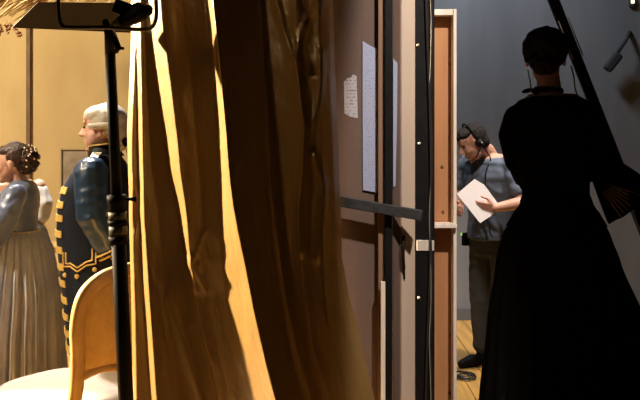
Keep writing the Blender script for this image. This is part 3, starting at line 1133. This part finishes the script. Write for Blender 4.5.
# pocket braid
for s in (1, -1):
    for inset in (0, 0.018):
        i2 = inset
        pts = [csurf(0.198 - i2, pz(248, YO), s, 0.005), csurf(0.195 - i2, pz(262, YO) + i2, s, 0.005), csurf(0.15, pz(261, YO) + i2 * 0.9, s, 0.005),
               csurf(0.108, pz(265.5, YO) + i2 * 1.1, s, 0.005), csurf(0.06, pz(259.5, YO) + i2, s, 0.005), csurf(0.012 + i2, pz(258, YO) + i2, s, 0.005), csurf(0.014 + i2, pz(243, YO), s, 0.005)]
        dens = []
        for a_, b_ in zip(pts[:-1], pts[1:]):
            dens += [a_.lerp(b_, j / 4) for j in range(4)]
        dens.append(pts[-1])
        dens = [csurf(p.x, p.z, s, 0.004) for p in dens]
        tube('pocket_braid', dens, 0.0045, M_gold, coat, 6)
    for px, y in ((74, 270), (88, 270), (105, 263.5)):
        f = (108 - px) / FPX * YO
        bmx = bmesh.new()
        add_ell(bmx, csurf(f, pz(y, YO), s, 0.004), (0.013, 0.007, 0.013), None, 12, 8)
        link('button', bmx, M_gold, coat, True)
# collar with gilt edge, shoulder strap
bmx = bmesh.new()
rings = []
for z, k in ((1.475, 1.30), (1.50, 1.12), (1.545, 1.08), (1.545, 0.98), (1.48, 0.98)):
    rings.append([Vector((0.02 + 0.078 * k * math.cos(t) + (1.545 - z) * -0.1, 0.077 * k * math.sin(t), z + 0.012 * -math.cos(t))) for t in [2 * math.pi * i / 32 for i in range(32)]])
add_rings(bmx, rings)
col_ = link('collar', bmx, M_black, coat, True)
tube('collar_braid', [Vector((0.02 + 0.086 * math.cos(t), 0.085 * math.sin(t), 1.548 - 0.012 * math.cos(t))) for t in [2 * math.pi * i / 32 for i in range(32)]], 0.005, M_gold, coat, 6, True)
M_strap = mat('cream_strap', (0.80, 0.74, 0.62), 0.6)
for s in (1, -1):
    bmx = bmesh.new()
    rings = []
    for t in [i / 8 for i in range(9)]:
        p = Vector((0.030, s * (0.105 + 0.13 * t), 1.497 - 0.010 * t - 0.045 * t * t))
        rings.append([p + Vector((0.022, 0, 0)), p + Vector((-0.022, 0, 0)), p + Vector((-0.022, 0, 0.012)), p + Vector((0.022, 0, 0.012))])
    add_rings(bmx, rings)
    link('shoulder_strap', bmx, M_strap, coat)
# breeches and stockings, buckled shoes
bmx = bmesh.new()
for s in (1, -1):
    add_limb(bmx, [(0.03, 0.095 * s, 0.86), (0.04, 0.10 * s, 0.47)], [0.105, 0.075])
fuse('breeches', bmx, mat('cream_breeches', (0.6, 0.5, 0.36), 0.7), off, 0.01, 2)
bmx = bmesh.new()
M_stock = mat('pale_pink_stocking', (0.62, 0.42, 0.36), 0.7)
for s in (1, -1):
    bmx = bmesh.new()
    add_limb(bmx, [(0.04, 0.10 * s, 0.49), (-0.005, 0.105 * s, 0.31), (0.0, 0.105 * s, 0.08)], [0.068, 0.066, 0.044])
    fuse('stocking', bmx, M_stock, off, 0.008, 2)
    shoe('shoe', M_black, off, (0.0, 0.105 * s, 0.08), (1, 0.15 * s), 1.1)
tag(off, 'person in gold-braided navy coat and powdered wig facing left', 'person')


# ---- pleated skirt helper
def skirt(name, tab, m, parent, npl, depth, n=None, steps=40, seed=1.0):
    n = n or npl * 10

    def pl(a, t):
        g = min(1.0, 0.35 + t * 1.2)
        w = a * npl + 1.4 * noise.noise(Vector((math.cos(a) * 2, math.sin(a) * 2, t * 0.8 + seed)))
        v = math.sin(w) + 0.35 * math.sin(2.3 * w + seed)
        return 1 + depth * g * v * (0.7 + 0.6 * noise.noise(Vector((math.cos(a) * 3, math.sin(a) * 3, seed))))
    b = bmesh.new()
    add_loft(b, tab, n, steps, pl)
    return link(name, b, m, parent, True)


# ---- lady in blue-grey gown, pearls in her curls (faces left)
YA = 5.2
ld = empty('person', (P(21, 0, YA).x, YA, 0), R(186))
SKIN2 = M_skin_pale
bm = bmesh.new()
HL = head_M((0.050, 0, 1.435), R(6))
add_head(bm, HL, 0.95)
add_cone(bm, (-0.005, 0, 1.28), 0.052, (0.03, 0, 1.38), 0.046)
add_loft(bm, [(1.31, -0.01, 0, 0.06, 0.09), (1.275, 0, 0, 0.085, 0.165), (1.18, 0.02, 0, 0.10, 0.15), (1.04, 0.0, 0, 0.085, 0.115), (0.92, 0, 0, 0.11, 0.16), (0.80, 0, 0, 0.11, 0.17)], 24, 14)
for s in (1, -1):
    add_limb(bm, [(-0.005, 0.155 * s, 1.265), (0.085, 0.195 * s, 1.03), (0.28, 0.12 * s, 1.09)], [0.047, 0.038, 0.025])
    add_hand(bm, (0.29, 0.115 * s, 1.095), (0.9, -0.3 * s, 0.2), (0, -0.5 * s, 0.9), 0.35 * s, 0.9)
    add_limb(bm, [(0, 0.085 * s, 0.85), (0, 0.085 * s, 0.45), (0, 0.085 * s, 0.07)], [0.085, 0.055, 0.035])
    add_cone(bm, (-0.02, 0.085 * s, 0.03), 0.027, (0.14, 0.09 * s, 0.025), 0.022)
fuse('body', bm, SKIN2, ld, 0.006, 3)
add_eyes(HL, ld, 0.95)
M_hair = mat('dark_brown_hair', (0.055, 0.026, 0.018), 0.55, var=0.3, vscale=40, bump=0.5, bscale=80)
hb_ = bmesh.new()
e_in(hb_, HL, (-0.030, 0, 0.040), (0.094, 0.086, 0.088), 0.95)
e_in(hb_, HL, (0.012, 0, 0.075), (0.075, 0.072, 0.042), 0.95)
e_in(hb_, HL, (-0.075, 0, -0.02), (0.055, 0.075, 0.06), 0.95)
hair = fuse('hair', hb_, M_hair, ld, 0.006, 3, 0.5, lambda c: 0.004 * noise.noise(c * 60))
M_pearl = mat('pearl', (0.85, 0.70, 0.58), 0.25)
rn = random.Random(11)
bc_ = HL @ Vector((-0.088, 0, 0.022))
curls = bmesh.new()
for i in range(95):
    v = Vector((rn.gauss(0, 1), rn.gauss(0, 1), rn.gauss(0, 1))).normalized()
    if v.x > 0.75:
        continue
    c_ = bc_ + Vector((v.x * 0.062, v.y * 0.070, v.z * 0.078 - 0.012))
    u2, v2 = frame_of(v)
    add_tube(curls, [c_ + (u2 * math.cos(t) + v2 * math.sin(t)) * 0.011 + v * 0.004 * math.sin(3 * t) for t in [2 * math.pi * k / 8 for k in range(8)]], 0.007, 5, True)
add_ell(curls, bc_ + Vector((0, 0, -0.012)), (0.058, 0.066, 0.074))
link('curled_bun', curls, M_hair, hair, True)
for i in range(46):
    v = Vector((rn.gauss(0, 1) - 0.2, rn.gauss(0, 1) + 0.4, rn.gauss(0, 1) + 0.5)).normalized()
    bmx = bmesh.new()
    add_ell(bmx, bc_ + Vector((v.x * 0.074, v.y * 0.082, v.z * 0.088 - 0.010)), (0.0055,) * 3, None, 8, 6)
    link('pearl', bmx, M_pearl, hair, True)
M_gown = mat('blue_grey_gown_bodice', (0.105, 0.13, 0.22), 0.36, var=0.12, vscale=12, sheen=0.2)
M_gskirt = mat('grey_gathered_skirt', (0.42, 0.44, 0.52), 0.5, var=0.12, vscale=10, bump=0.15, bscale=40)
gb = bmesh.new()
add_loft(gb, [(1.335, -0.008, 0, 0.058, 0.062), (1.305, -0.005, 0, 0.078, 0.125), (1.275, 0.0, 0, 0.100, 0.175), (1.20, 0.015, 0, 0.118, 0.172), (1.12, 0.015, 0, 0.108, 0.148), (1.035, 0.0, 0, 0.095, 0.128), (1.00, 0, 0, 0.10, 0.135)], 40, 20)
fuse('bodice', gb, M_gown, ld, 0.008, 3, 0.5, lambda c: 0.004 * noise.noise(Vector((c.x * 10, c.y * 10, c.z * 30))))
for s in (1, -1):
    gb = bmesh.new()
    add_limb(gb, [(-0.005, 0.160 * s, 1.262), (0.035, 0.20 * s, 1.14), (0.095, 0.205 * s, 1.025), (0.21, 0.15 * s, 1.06)], [0.066, 0.070, 0.066, 0.050])
    fuse('sleeve', gb, M_gown, ld, 0.008, 3, 0.5, lambda c: 0.009 * noise.noise(Vector((c.x * 16 + c.z * 8, c.y * 12, c.z * 24))))
skirt('skirt', [(1.045, 0, 0, 0.10, 0.135), (1.01, -0.005, 0, 0.14, 0.175), (0.93, -0.01, 0, 0.165, 0.205), (0.70, -0.01, 0, 0.205, 0.25), (0.40, 0.0, 0, 0.225, 0.285), (0.02, 0, 0, 0.25, 0.31)],
      M_gskirt, ld, 24, 0.15, 320, 50, 2.0)
tube('belt', [Vector((0.103 * math.cos(t), 0.138 * math.sin(t), 1.038)) for t in [2 * math.pi * k / 36 for k in range(36)]], 0.008, mat('cream_cord', (0.72, 0.58, 0.42), 0.6), ld, 8, True)
for s in (1, -1):
    shoe('shoe', M_black, ld, (0, 0.085 * s, 0.06), (1, 0.1 * s), 0.9)
tag(ld, 'person in blue-grey gown with pearl-studded dark curls seen from side', 'person')

# ---- second lady, almost hidden behind the first (back turned, hand on hip)
YB = 5.88
l2 = empty('person', (P(15, 0, YB).x, YB, 0), R(96))
bm = bmesh.new()
H2 = head_M((0.03, 0, 1.44), R(4))
add_head(bm, H2, 0.95)
add_cone(bm, (0, 0, 1.28), 0.050, (0.02, 0, 1.38), 0.045)
add_loft(bm, [(1.31, 0, 0, 0.06, 0.09), (1.275, 0, 0, 0.085, 0.165), (1.18, 0.02, 0, 0.10, 0.15), (1.04, 0.0, 0, 0.085, 0.115), (0.92, 0, 0, 0.11, 0.16), (0.80, 0, 0, 0.11, 0.17)], 24, 14)
for s in (1, -1):
    add_limb(bm, [(0, 0.155 * s, 1.265), (-0.01, 0.185 * s, 1.07), (0.10, 0.13 * s, 0.98)], [0.045, 0.038, 0.025])
    add_hand(bm, (0.10, 0.13 * s, 0.98), (0.8, -0.4 * s, -0.2), (0, -0.4 * s, 0.9), 0.4 * s, 0.9)
    add_limb(bm, [(0, 0.085 * s, 0.85), (0, 0.085 * s, 0.45), (0, 0.085 * s, 0.07)], [0.085, 0.055, 0.035])
    add_cone(bm, (-0.02, 0.085 * s, 0.03), 0.027, (0.14, 0.09 * s, 0.025), 0.022)
fuse('body', bm, SKIN2, l2, 0.007, 3)
hb_ = bmesh.new()
e_in(hb_, H2, (-0.030, 0, 0.040), (0.092, 0.084, 0.086), 0.95)
e_in(hb_, H2, (-0.095, 0, 0.02), (0.05, 0.055, 0.055), 0.95)
fuse('hair', hb_, M_hair, l2, 0.007, 3)
M_white = mat('white_linen', (0.80, 0.78, 0.74), 0.7)
gb = bmesh.new()
add_loft(gb, [(1.225, 0.01, 0, 0.115, 0.165), (1.12, 0.015, 0, 0.108, 0.148), (1.035, 0.0, 0, 0.095, 0.128), (1.00, 0, 0, 0.10, 0.135)], 36, 16)
fuse('bodice', gb, M_gown, l2, 0.009, 3)
for s in (1, -1):
    gb = bmesh.new()
    add_limb(gb, [(0, 0.155 * s, 1.225), (-0.005, 0.182 * s, 1.14), (-0.01, 0.180 * s, 1.07)], [0.058, 0.068, 0.050])
    fuse('puffed_sleeve', gb, M_white, l2, 0.008, 3, 0.5, lambda c: 0.006 * noise.noise(Vector((c.x * 30, c.y * 30, c.z * 10))))
skirt('skirt', [(1.045, 0, 0, 0.10, 0.135), (0.98, 0.0, 0, 0.17, 0.20), (0.80, 0, 0, 0.22, 0.25), (0.40, 0, 0, 0.26, 0.295), (0.02, 0, 0, 0.285, 0.32)],
      mat('slate_blue_skirt', (0.30, 0.32, 0.38), 0.6), l2, 18, 0.05, 180, 40, 5.0)
tag(l2, 'person in white puffed sleeves and slate skirt behind the lady with curls', 'person')

# ---- stage manager with headset reading (faces left, towards us)
YM = 6.13
aM = -140
mn = empty('person', (P(493, 0, YM).x, YM, 0), R(aM))
bm = bmesh.new()
HM = head_M((0.215, 0.0, 1.548), R(30), R(-26))
add_head(bm, HM, 0.98)
add_limb(bm, [(0.02, 0, 1.42), (0.07, 0, 1.49), (0.175, 0.0, 1.53)], [0.064, 0.058, 0.055])
add_loft(bm, [(1.47, 0.02, 0, 0.075, 0.10), (1.43, 0.03, 0, 0.10, 0.18), (1.30, 0.03, 0, 0.115, 0.18), (1.10, 0.0, 0, 0.105, 0.155), (0.95, 0, 0, 0.11, 0.16), (0.84, 0, 0, 0.10, 0.15)], 24, 16)
ELb, WLb = Vector((0.06, 0.30, 1.155)), Vector((0.255, 0.225, 1.125))
ERb, WRb = Vector((0.06, -0.27, 1.18)), Vector((0.27, -0.065, 1.095))
add_limb(bm, [(0.03, 0.185, 1.41), ELb, WLb], [0.058, 0.045, 0.029])
add_limb(bm, [(0.03, -0.185, 1.41), ERb, WRb], [0.058, 0.045, 0.029])
add_hand(bm, WLb, (0.55, -0.62, 0.05), (0.25, 0.15, 0.95), 0.42, 0.95)
add_hand(bm, WRb, (0.75, 0.45, 0.0), (-0.1, 0.2, 0.95), -0.42, 0.95)
for s in (1, -1):
    add_limb(bm, [(0, 0.09 * s, 0.86), (0.01, 0.10 * s, 0.48), (-0.01, 0.10 * s, 0.07)], [0.085, 0.055, 0.038])
    add_cone(bm, (-0.03, 0.10 * s, 0.04), 0.03, (0.14, 0.105 * s, 0.03), 0.025)
fuse('body', bm, M_skin, mn, 0.006, 3)
add_eyes(HM, mn, 0.98)
hb_ = bmesh.new()
e_in(hb_, HM, (-0.032, 0, 0.036), (0.092, 0.083, 0.092), 0.98)
e_in(hb_, HM, (0.020, 0, 0.082), (0.078, 0.070, 0.044), 0.98)
e_in(hb_, HM, (-0.065, 0, -0.02), (0.052, 0.072, 0.06), 0.98)
fuse('hair', hb_, mat('short_black_hair', (0.02, 0.014, 0.012), 0.75, var=0.4, vscale=60, bump=0.8, bscale=120, spec=0.2), mn, 0.006, 2, 0.5, lambda c: 0.005 * noise.noise(c * 60))
# headset
hs = bmesh.new()
add_tube(hs, [HM @ Vector((-0.01 + 0.004 * math.cos(t), 0.096 * math.cos(t), 0.020 + 0.118 * math.sin(t))) for t in [math.pi * k / 14 for k in range(15)]], 0.007, 8)
hset = link('headset_band', hs, M_black, mn, True)
for s in (1, -1):
    hs = bmesh.new()
    add_cone(hs, HM @ Vector((-0.01, 0.082 * s, -0.005)), 0.030, HM @ Vector((-0.01, 0.098 * s, -0.005)), 0.026, 14)
    link('ear_cup', hs, M_black, hset, True)
hs = bmesh.new()
add_ell(hs, HM @ Vector((-0.01, 0.128, -0.005)), (0.006, 0.003, 0.006))
link('ear_cup_badge', hs, mat('grey_plastic', (0.5, 0.5, 0.5), 0.4), hset, True)
hs = bmesh.new()
bmic = [HM @ Vector(p) for p in ((-0.005, 0.10, -0.02), (0.03, 0.098, -0.055), (0.075, 0.07, -0.085), (0.105, 0.035, -0.088))]
add_tube(hs, smooth_pts(bmic, 5), 0.004, 6)
add_ell(hs, bmic[-1], (0.016, 0.013, 0.013), HM.to_3x3())
link('microphone_boom', hs, M_black, hset, True)
cordp = [HM @ Vector((-0.012, 0.10, -0.035)), Vector((0.13, 0.085, 1.44)), Vector((0.165, 0.075, 1.36)), Vector((0.16, 0.06, 1.22)), Vector((0.145, 0.05, 1.08)), Vector((0.14, 0.10, 0.92))]
tube('headset_cord', smooth_pts(cordp, 6), 0.004, M_black, hset, 6)
# t-shirt
M_tee = mat('blue_grey_tshirt', (0.12, 0.145, 0.20), 0.85, var=0.1, vscale=10)
tb = bmesh.new()
add_loft(tb, [(1.464, -0.01, 0, 0.066, 0.088), (1.446, 0.015, 0, 0.100, 0.160), (1.42, 0.03, 0, 0.122, 0.20), (1.30, 0.035, 0, 0.138, 0.205), (1.12, 0.015, 0, 0.130, 0.182), (0.98, 0.01, 0, 0.135, 0.185), (0.885, 0.01, 0, 0.140, 0.190)], 40, 24)
for s in (1, -1):
    el = ELb if s > 0 else ERb
    sh = Vector((0.03, 0.185 * s, 1.405))
    add_cone(tb, sh, 0.075, sh.lerp(el, 0.68), 0.068, 16)
fuse('tshirt', tb, M_tee, mn, 0.008, 3, 0.5, lambda c: 0.007 * noise.noise(Vector((c.x * 9, c.y * 9 + c.z * 8, c.z * 16))) + 0.004 * noise.noise(Vector((c.x * 20, c.y * 20, c.z * 30))))
# neckline binding showing skin
bmx = bmesh.new()
M_trous = mat('dark_grey_trousers', (0.062, 0.068, 0.078), 0.85, var=0.15, vscale=12)
tb = bmesh.new()
add_loft(tb, [(0.95, 0.0, 0, 0.118, 0.165), (0.86, 0.0, 0, 0.125, 0.172), (0.78, 0.0, 0, 0.12, 0.17)], 30, 8)
for s in (1, -1):
    add_limb(tb, [(0, 0.088 * s, 0.84), (0.015, 0.10 * s, 0.48), (-0.01, 0.10 * s, 0.13)], [0.098, 0.078, 0.066])
fuse('trousers', tb, M_trous, mn, 0.009, 3, 0.5, lambda c: 0.006 * noise.noise(Vector((c.x * 10, c.y * 10, c.z * 22))))
for s in (1, -1):
    shoe('shoe', M_black, mn, (-0.01, 0.10 * s, 0.07), (1, 0.12 * s), 1.18)
# belt pack
bp = bmesh.new()
add_box(bp, (0.06, -0.19, 0.87), (0.06, 0.035, 0.09), None, 0.006)
link('belt_pack', bp, M_black, mn)
bp = bmesh.new()
add_box(bp, (0.09, -0.205, 0.905), (0.014, 0.012, 0.02), None, 0.003)
link('belt_pack_light', bp, mat('lime_led', (0.45, 0.7, 0.1), 0.4, emis=((0.5, 0.9, 0.15), 0.6)), mn)
tag(mn, 'person in blue-grey T-shirt and headset reading a white sheet', 'person')
# the sheet in the hands
YP = 5.86
M_page = mat('white_page', (0.60, 0.53, 0.50), 0.8)
bm = bmesh.new()
fr = [P(457, 194, YP - 0.01), P(474.5, 179, YP + 0.05), P(484, 184.5, YP + 0.035), P(502, 209, YP - 0.05), P(480, 223, YP - 0.11)]
f = bm.faces.new([bm.verts.new(p) for p in fr])
g = bmesh.ops.extrude_face_region(bm, geom=[f])
for v in g['geom']:
    if isinstance(v, bmesh.types.BMVert):
        v.co += Vector((0.0, 0.003, 0.0))
pg = link('paper_sheet', bm, M_page)
tag(pg, 'white sheet of paper held by person with headset', 'paper')

# ---- lady in dark gown seen from behind (stands on a low black platform)
YS, ZS = 3.78, 0.38
M_plat = mat('black_platform', (0.015, 0.014, 0.013), 0.8)
pf = empty('stage_platform', (1.25, 3.5, 0))
box('platform_top', (0, 0, ZS - 0.015), (1.3, 1.1, 0.03), M_plat, pf, None, 0.004)
for sx_ in (-0.6, 0.6):
    for sy_ in (-0.5, 0.5):
        box('platform_leg', (sx_, sy_, (ZS - 0.03) / 2), (0.06, 0.06, ZS - 0.03), M_plat, pf)
tag(pf, 'low black wooden platform under the lady in black', 'platform')
dk = empty('person', (P(553, 0, YS).x, YS, ZS), R(90))


def S(px, py, f=0.0):
    """pixel to that lady's own space"""
    p = P(px, py, YS)
    return Vector((f, -(p.x - dk.location.x), p.z - ZS))


bm = bmesh.new()
HD = head_M((0.055, S(549, 0).y, 1.555), R(8), R(-18))
add_head(bm, HD, 0.97)
add_cone(bm, (0.0, S(550, 0).y, 1.38), 0.054, (0.03, S(549, 0).y, 1.50), 0.048)
add_loft(bm, [(1.395, 0, 0.0, 0.06, 0.10), (1.35, 0, 0, 0.085, 0.165), (1.25, 0.02, 0, 0.10, 0.155), (1.0, 0.0, -0.01, 0.085, 0.115), (0.88, 0, -0.01, 0.11, 0.165), (0.78, 0, -0.01, 0.11, 0.17)], 24, 16)
SL, EL = S(515, 119), S(519, 162, 0.08)
SR, ER = S(586, 118), S(606, 168, 0.04)
WL, WR = Vector((0.24, 0.05, 1.02)), Vector((0.24, -0.06, 1.03))
add_limb(bm, [SL, EL, WL], [0.048, 0.040, 0.026])
add_limb(bm, [SR, ER, WR], [0.048, 0.040, 0.026])
add_hand(bm, WL, (0.5, -0.8, 0.0), (0.5, 0.2, 0.8), 0.35, 0.9)
add_hand(bm, WR, (0.5, 0.8, 0.0), (0.5, -0.2, 0.8), -0.35, 0.9)
for s in (1, -1):
    add_limb(bm, [(0, 0.085 * s, 0.84), (0, 0.085 * s, 0.45), (0, 0.085 * s, 0.07)], [0.085, 0.055, 0.035])
    add_cone(bm, (-0.02, 0.085 * s, 0.03), 0.027, (0.14, 0.09 * s, 0.025), 0.022)
fuse('body', bm, M_skin, dk, 0.006, 3)
add_eyes(HD, dk, 0.97)
M_hairblack = mat('black_brown_hair', (0.010, 0.007, 0.005), 0.6, var=0.3, vscale=40, bump=0.4, bscale=80, spec=0.15)
hb_ = bmesh.new()
e_in(hb_, HD, (-0.030, 0, 0.032), (0.105, 0.102, 0.100), 0.97)
e_in(hb_, HD, (-0.055, 0.0, 0.055), (0.078, 0.080, 0.062), 0.97)
e_in(hb_, HD, (-0.060, 0.0, -0.035), (0.060, 0.066, 0.062), 0.97)
e_in(hb_, HD, (-0.105, 0.0, 0.045), (0.045, 0.062, 0.055), 0.97)
e_in(hb_, HD, (0.01, 0, 0.08), (0.078, 0.076, 0.048), 0.97)
add_cone(hb_, S(530, 58, -0.05), 0.012, S(522, 60.5, -0.07), 0.003)
hr = fuse('hair', hb_, M_hairblack, dk, 0.006, 3, 0.5, lambda c: 0.006 * noise.noise(c * 40))
M_ribbon = mat('pale_hair_ribbon', (0.28, 0.2, 0.16), 0.7)
tube('hair_ribbon', smooth_pts([S(571, 66, 0.0), S(572, 78, -0.03), S(571.5, 88, -0.05), S(573, 97, -0.07)], 5), 0.0035, M_ribbon, hr, 6)
tube('hair_ribbon', smooth_pts([S(529, 70, 0.02), S(529.5, 78, 0.0), S(529, 86, -0.03), S(528, 93, -0.06)], 5), 0.003, M_ribbon, hr, 6)
M_gownb = mat('black_gown', (0.005, 0.0045, 0.004), 0.9, var=0.2, vscale=10, spec=0.05)
gb = bmesh.new()
add_loft(gb, [(1.385, 0, 0, 0.082, 0.105), (1.36, 0, 0.0, 0.095, 0.16), (1.30, 0.005, -0.0, 0.115, 0.178), (1.18, 0.02, -0.005, 0.125, 0.165), (1.05, 0.01, -0.010, 0.105, 0.148), (0.965, 0.0, -0.012, 0.098, 0.142), (0.93, 0.0, -0.012, 0.11, 0.155)], 40, 24)
for pts, rs in (([S(516, 117), S(511, 135, 0.03), S(519, 162, 0.08), WL.lerp(S(519, 162, 0.08), 0.45)], [0.052, 0.048, 0.045, 0.042]),
                ([S(585, 116), S(598, 141, 0.01), S(606, 168, 0.04), WR.lerp(S(606, 168, 0.04), 0.5)], [0.054, 0.054, 0.056, 0.05])):
    add_limb(gb, pts, rs)
add_ell(gb, S(524, 122, 0.01), (0.075, 0.06, 0.075))
add_ell(gb, S(576, 122, 0.01), (0.075, 0.06, 0.075))
fuse('bodice', gb, M_gownb, dk, 0.008, 3)
# bell-shaped sleeve flounces with gold-striped lining


def flounce(p0, p1, r0, r1, npl=9, wob=0.08):
    d = (p1 - p0).normalized()
    u, v = frame_of(d)
    rings = []
    n = npl * 8
    for i in range(13):
        t = i / 12
        rad = r0 + (r1 - r0) * t ** 0.85
        rings.append([p0.lerp(p1, t) + (u * math.cos(a) + v * math.sin(a)) * rad * (1 + wob * t * math.sin(npl * a)) for a in [2 * math.pi * k / n for k in range(n)]])
    for i in range(12, -1, -1):
        t = i / 12
        rad = (r0 + (r1 - r0) * t ** 0.85) - 0.006
        rings.append([p0.lerp(p1, t) + (u * math.cos(a) + v * math.sin(a)) * rad * (1 + wob * t * math.sin(npl * a)) for a in [2 * math.pi * k / n for k in range(n)]])
    b = bmesh.new()
    add_rings(b, rings, False, True)
    return b


fl = link('sleeve_flounce', flounce(S(604, 166, 0.03), S(633, 206, 0.0), 0.060, 0.124), M_gownb, dk, True)
fl2 = link('sleeve_flounce', flounce(S(524, 166, 0.10), S(541, 178, 0.19), 0.046, 0.07), M_gownb, dk, True)
b = bmesh.new()
for k in range(7):
    a = R(-40 + k * 13)
    s0, s1 = S(597 + k * 1.5, 191 - k * 1.0, -0.075), S(613 + k * 3.2, 215 - k * 3.6, -0.105)
    add_tube(b, [s0, s0.lerp(s1, 0.5) + Vector((-0.008, 0, 0)), s1], [0.002, 0.0035, 0.002], 5)
link('striped_trim', b, mat('bronze_trim', (0.30, 0.21, 0.11), 0.5), fl, True)
# peplum and skirt
wz = S(0, 203).z


def ly(px):
    return S(px, 0).y


def ring(py, xl, xr, kf=0.8):
    c = (ly(xl) + ly(xr)) / 2
    r = abs(ly(xl) - ly(xr)) / 2
    return (S(0, py).z, 0.0, c, r * kf, r)


skirt('peplum', [ring(196, 523, 590), ring(205, 520, 593), ring(215, 513, 600), ring(226, 507, 606)], M_gownb, dk, 14, 0.02, 140, 14, 3.0)
skt = skirt('skirt', [ring(200, 524, 589), ring(210, 520, 594), ring(222, 511, 603), ring(235, 503, 609), ring(260, 497, 618), ring(320, 489, 642), ring(400, 481, 672), (0.01, 0.0, (ly(477) + ly(692)) / 2, 0.42, abs(ly(477) - ly(692)) / 2)],
            M_gownb, dk, 26, 0.022, 260, 50, 8.0)
# neck ribbon with bow
nr = bmesh.new()
cN = S(549, 90)
add_tube(nr, [cN + Vector((0.010 + 0.050 * math.cos(t), 0.052 * math.sin(t), 0.004 * math.sin(t))) for t in [2 * math.pi * k / 24 for k in range(24)]], 0.013, 6, True)
nk = link('neck_ribbon', nr, M_black, dk, True)
nr = bmesh.new()
add_ell(nr, S(526, 91, -0.03), (0.012, 0.026, 0.010), Matrix.Rotation(R(-15), 3, 'X'))
add_ell(nr, S(533, 93, -0.04), (0.012, 0.022, 0.009), Matrix.Rotation(R(20), 3, 'X'))
link('ribbon_bow', nr, M_black, nk, True)
for s in (1, -1):
    shoe('shoe', M_black, dk, (0, 0.085 * s, 0.06), (1, 0.1 * s), 0.9)
tag(dk, 'person in long black gown seen from behind in silhouette', 'person')

# ================================================================== RAKING BRACE, WALL LAMP, CABLE COIL
YBR = 4.9
a_ = P(553.5 - 0.392 * 260, -260, YBR)
yb = HORY + CAMZ / YBR * FPX - 8
b_ = P(553.5 + 0.392 * yb, yb, YBR)
br = empty('stage_brace', (b_.x, YBR, 0))
dvb = (b_ - a_)
rb_ = dvb.to_track_quat('X', 'Y').to_matrix()
o = box('shaft', (a_ + b_) / 2, (dvb.length, 0.058, 0.030), M_black, None, rb_, 0.004)
rel(o, br)
M_edge = mat('lit_brace_edge', (0.16, 0.13, 0.10), 0.5)  # light along the brace edges, put in as paler strips
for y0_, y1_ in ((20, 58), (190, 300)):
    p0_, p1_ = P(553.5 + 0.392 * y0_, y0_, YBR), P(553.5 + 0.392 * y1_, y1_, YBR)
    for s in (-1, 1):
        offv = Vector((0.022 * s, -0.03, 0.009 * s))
        rel(tube('lit_edge_strip', [p0_ + offv * 1.2, p1_ + offv * 1.2], 0.004, M_edge, None, 6), br)
rel(box('foot_plate', (b_.x, YBR, 0.012), (0.16, 0.10, 0.024), M_blackmetal), br)
tag(br, 'dark diagonal stage brace slanting down behind the lady in black', 'brace')

wlp = empty('wall_lamp', P(622, 45, 7.68))
wlp_c = P(622, 45, 7.6)
M_lampdark = mat('dull_grey_metal', (0.05, 0.05, 0.053), 0.8, spec=0.1)
q = Matrix.Rotation(R(-38), 3, 'Y')
ob = box('lamp_head', P(613, 62, 7.58), (0.08, 0.07, 0.18), M_lampdark, None, Matrix.Rotation(R(38), 3, 'Y'), 0.02)
ob.parent = wlp
ob.location = -wlp.location
ob = tube('bracket', [P(618, 52, 7.58), P(626, 40, 7.6), P(630, 32, 7.70)], 0.016, M_lampdark, None, 8)
ob.parent = wlp
ob.location = -wlp.location
tag(wlp, 'dull grey lamp on a bracket on the wings wall', 'lamp')
ind = empty('indicator_lamp', P(632, 2, 7.69))
ob = box('lamp_case', (0, 0, 0), (0.05, 0.03, 0.09), M_lampdark, ind, None, 0.006)
ob = box('lamp_lens', (0, -0.018, 0.01), (0.03, 0.012, 0.05), mat('indicator_glow', (0.9, 0.85, 0.6), 0.4, emis=((1.0, 0.92, 0.65), 1.6)), ind, None, 0.004)
tag(ind, 'small glowing indicator lamp high on the grey wall', 'lamp')

coil = []
cx, cy = P(464, 378, 5.85).x, 5.85
for i in range(90):
    t = i / 90 * 2 * math.pi * 3
    r_ = 0.07 + 0.012 * math.sin(i * 0.37)
    coil.append((cx + 0.02 * math.sin(t * 0.31) + r_ * math.cos(t), cy + r_ * math.sin(t) * 1.1 + 0.03 * (i / 90), 0.008 + 0.006 * (i / 30)))
tube('cable_coil', coil, 0.0055, M_cable, None, 6)
tag(bpy.data.objects['cable_coil'], 'small coil of black cable lying on the boards', 'cable')
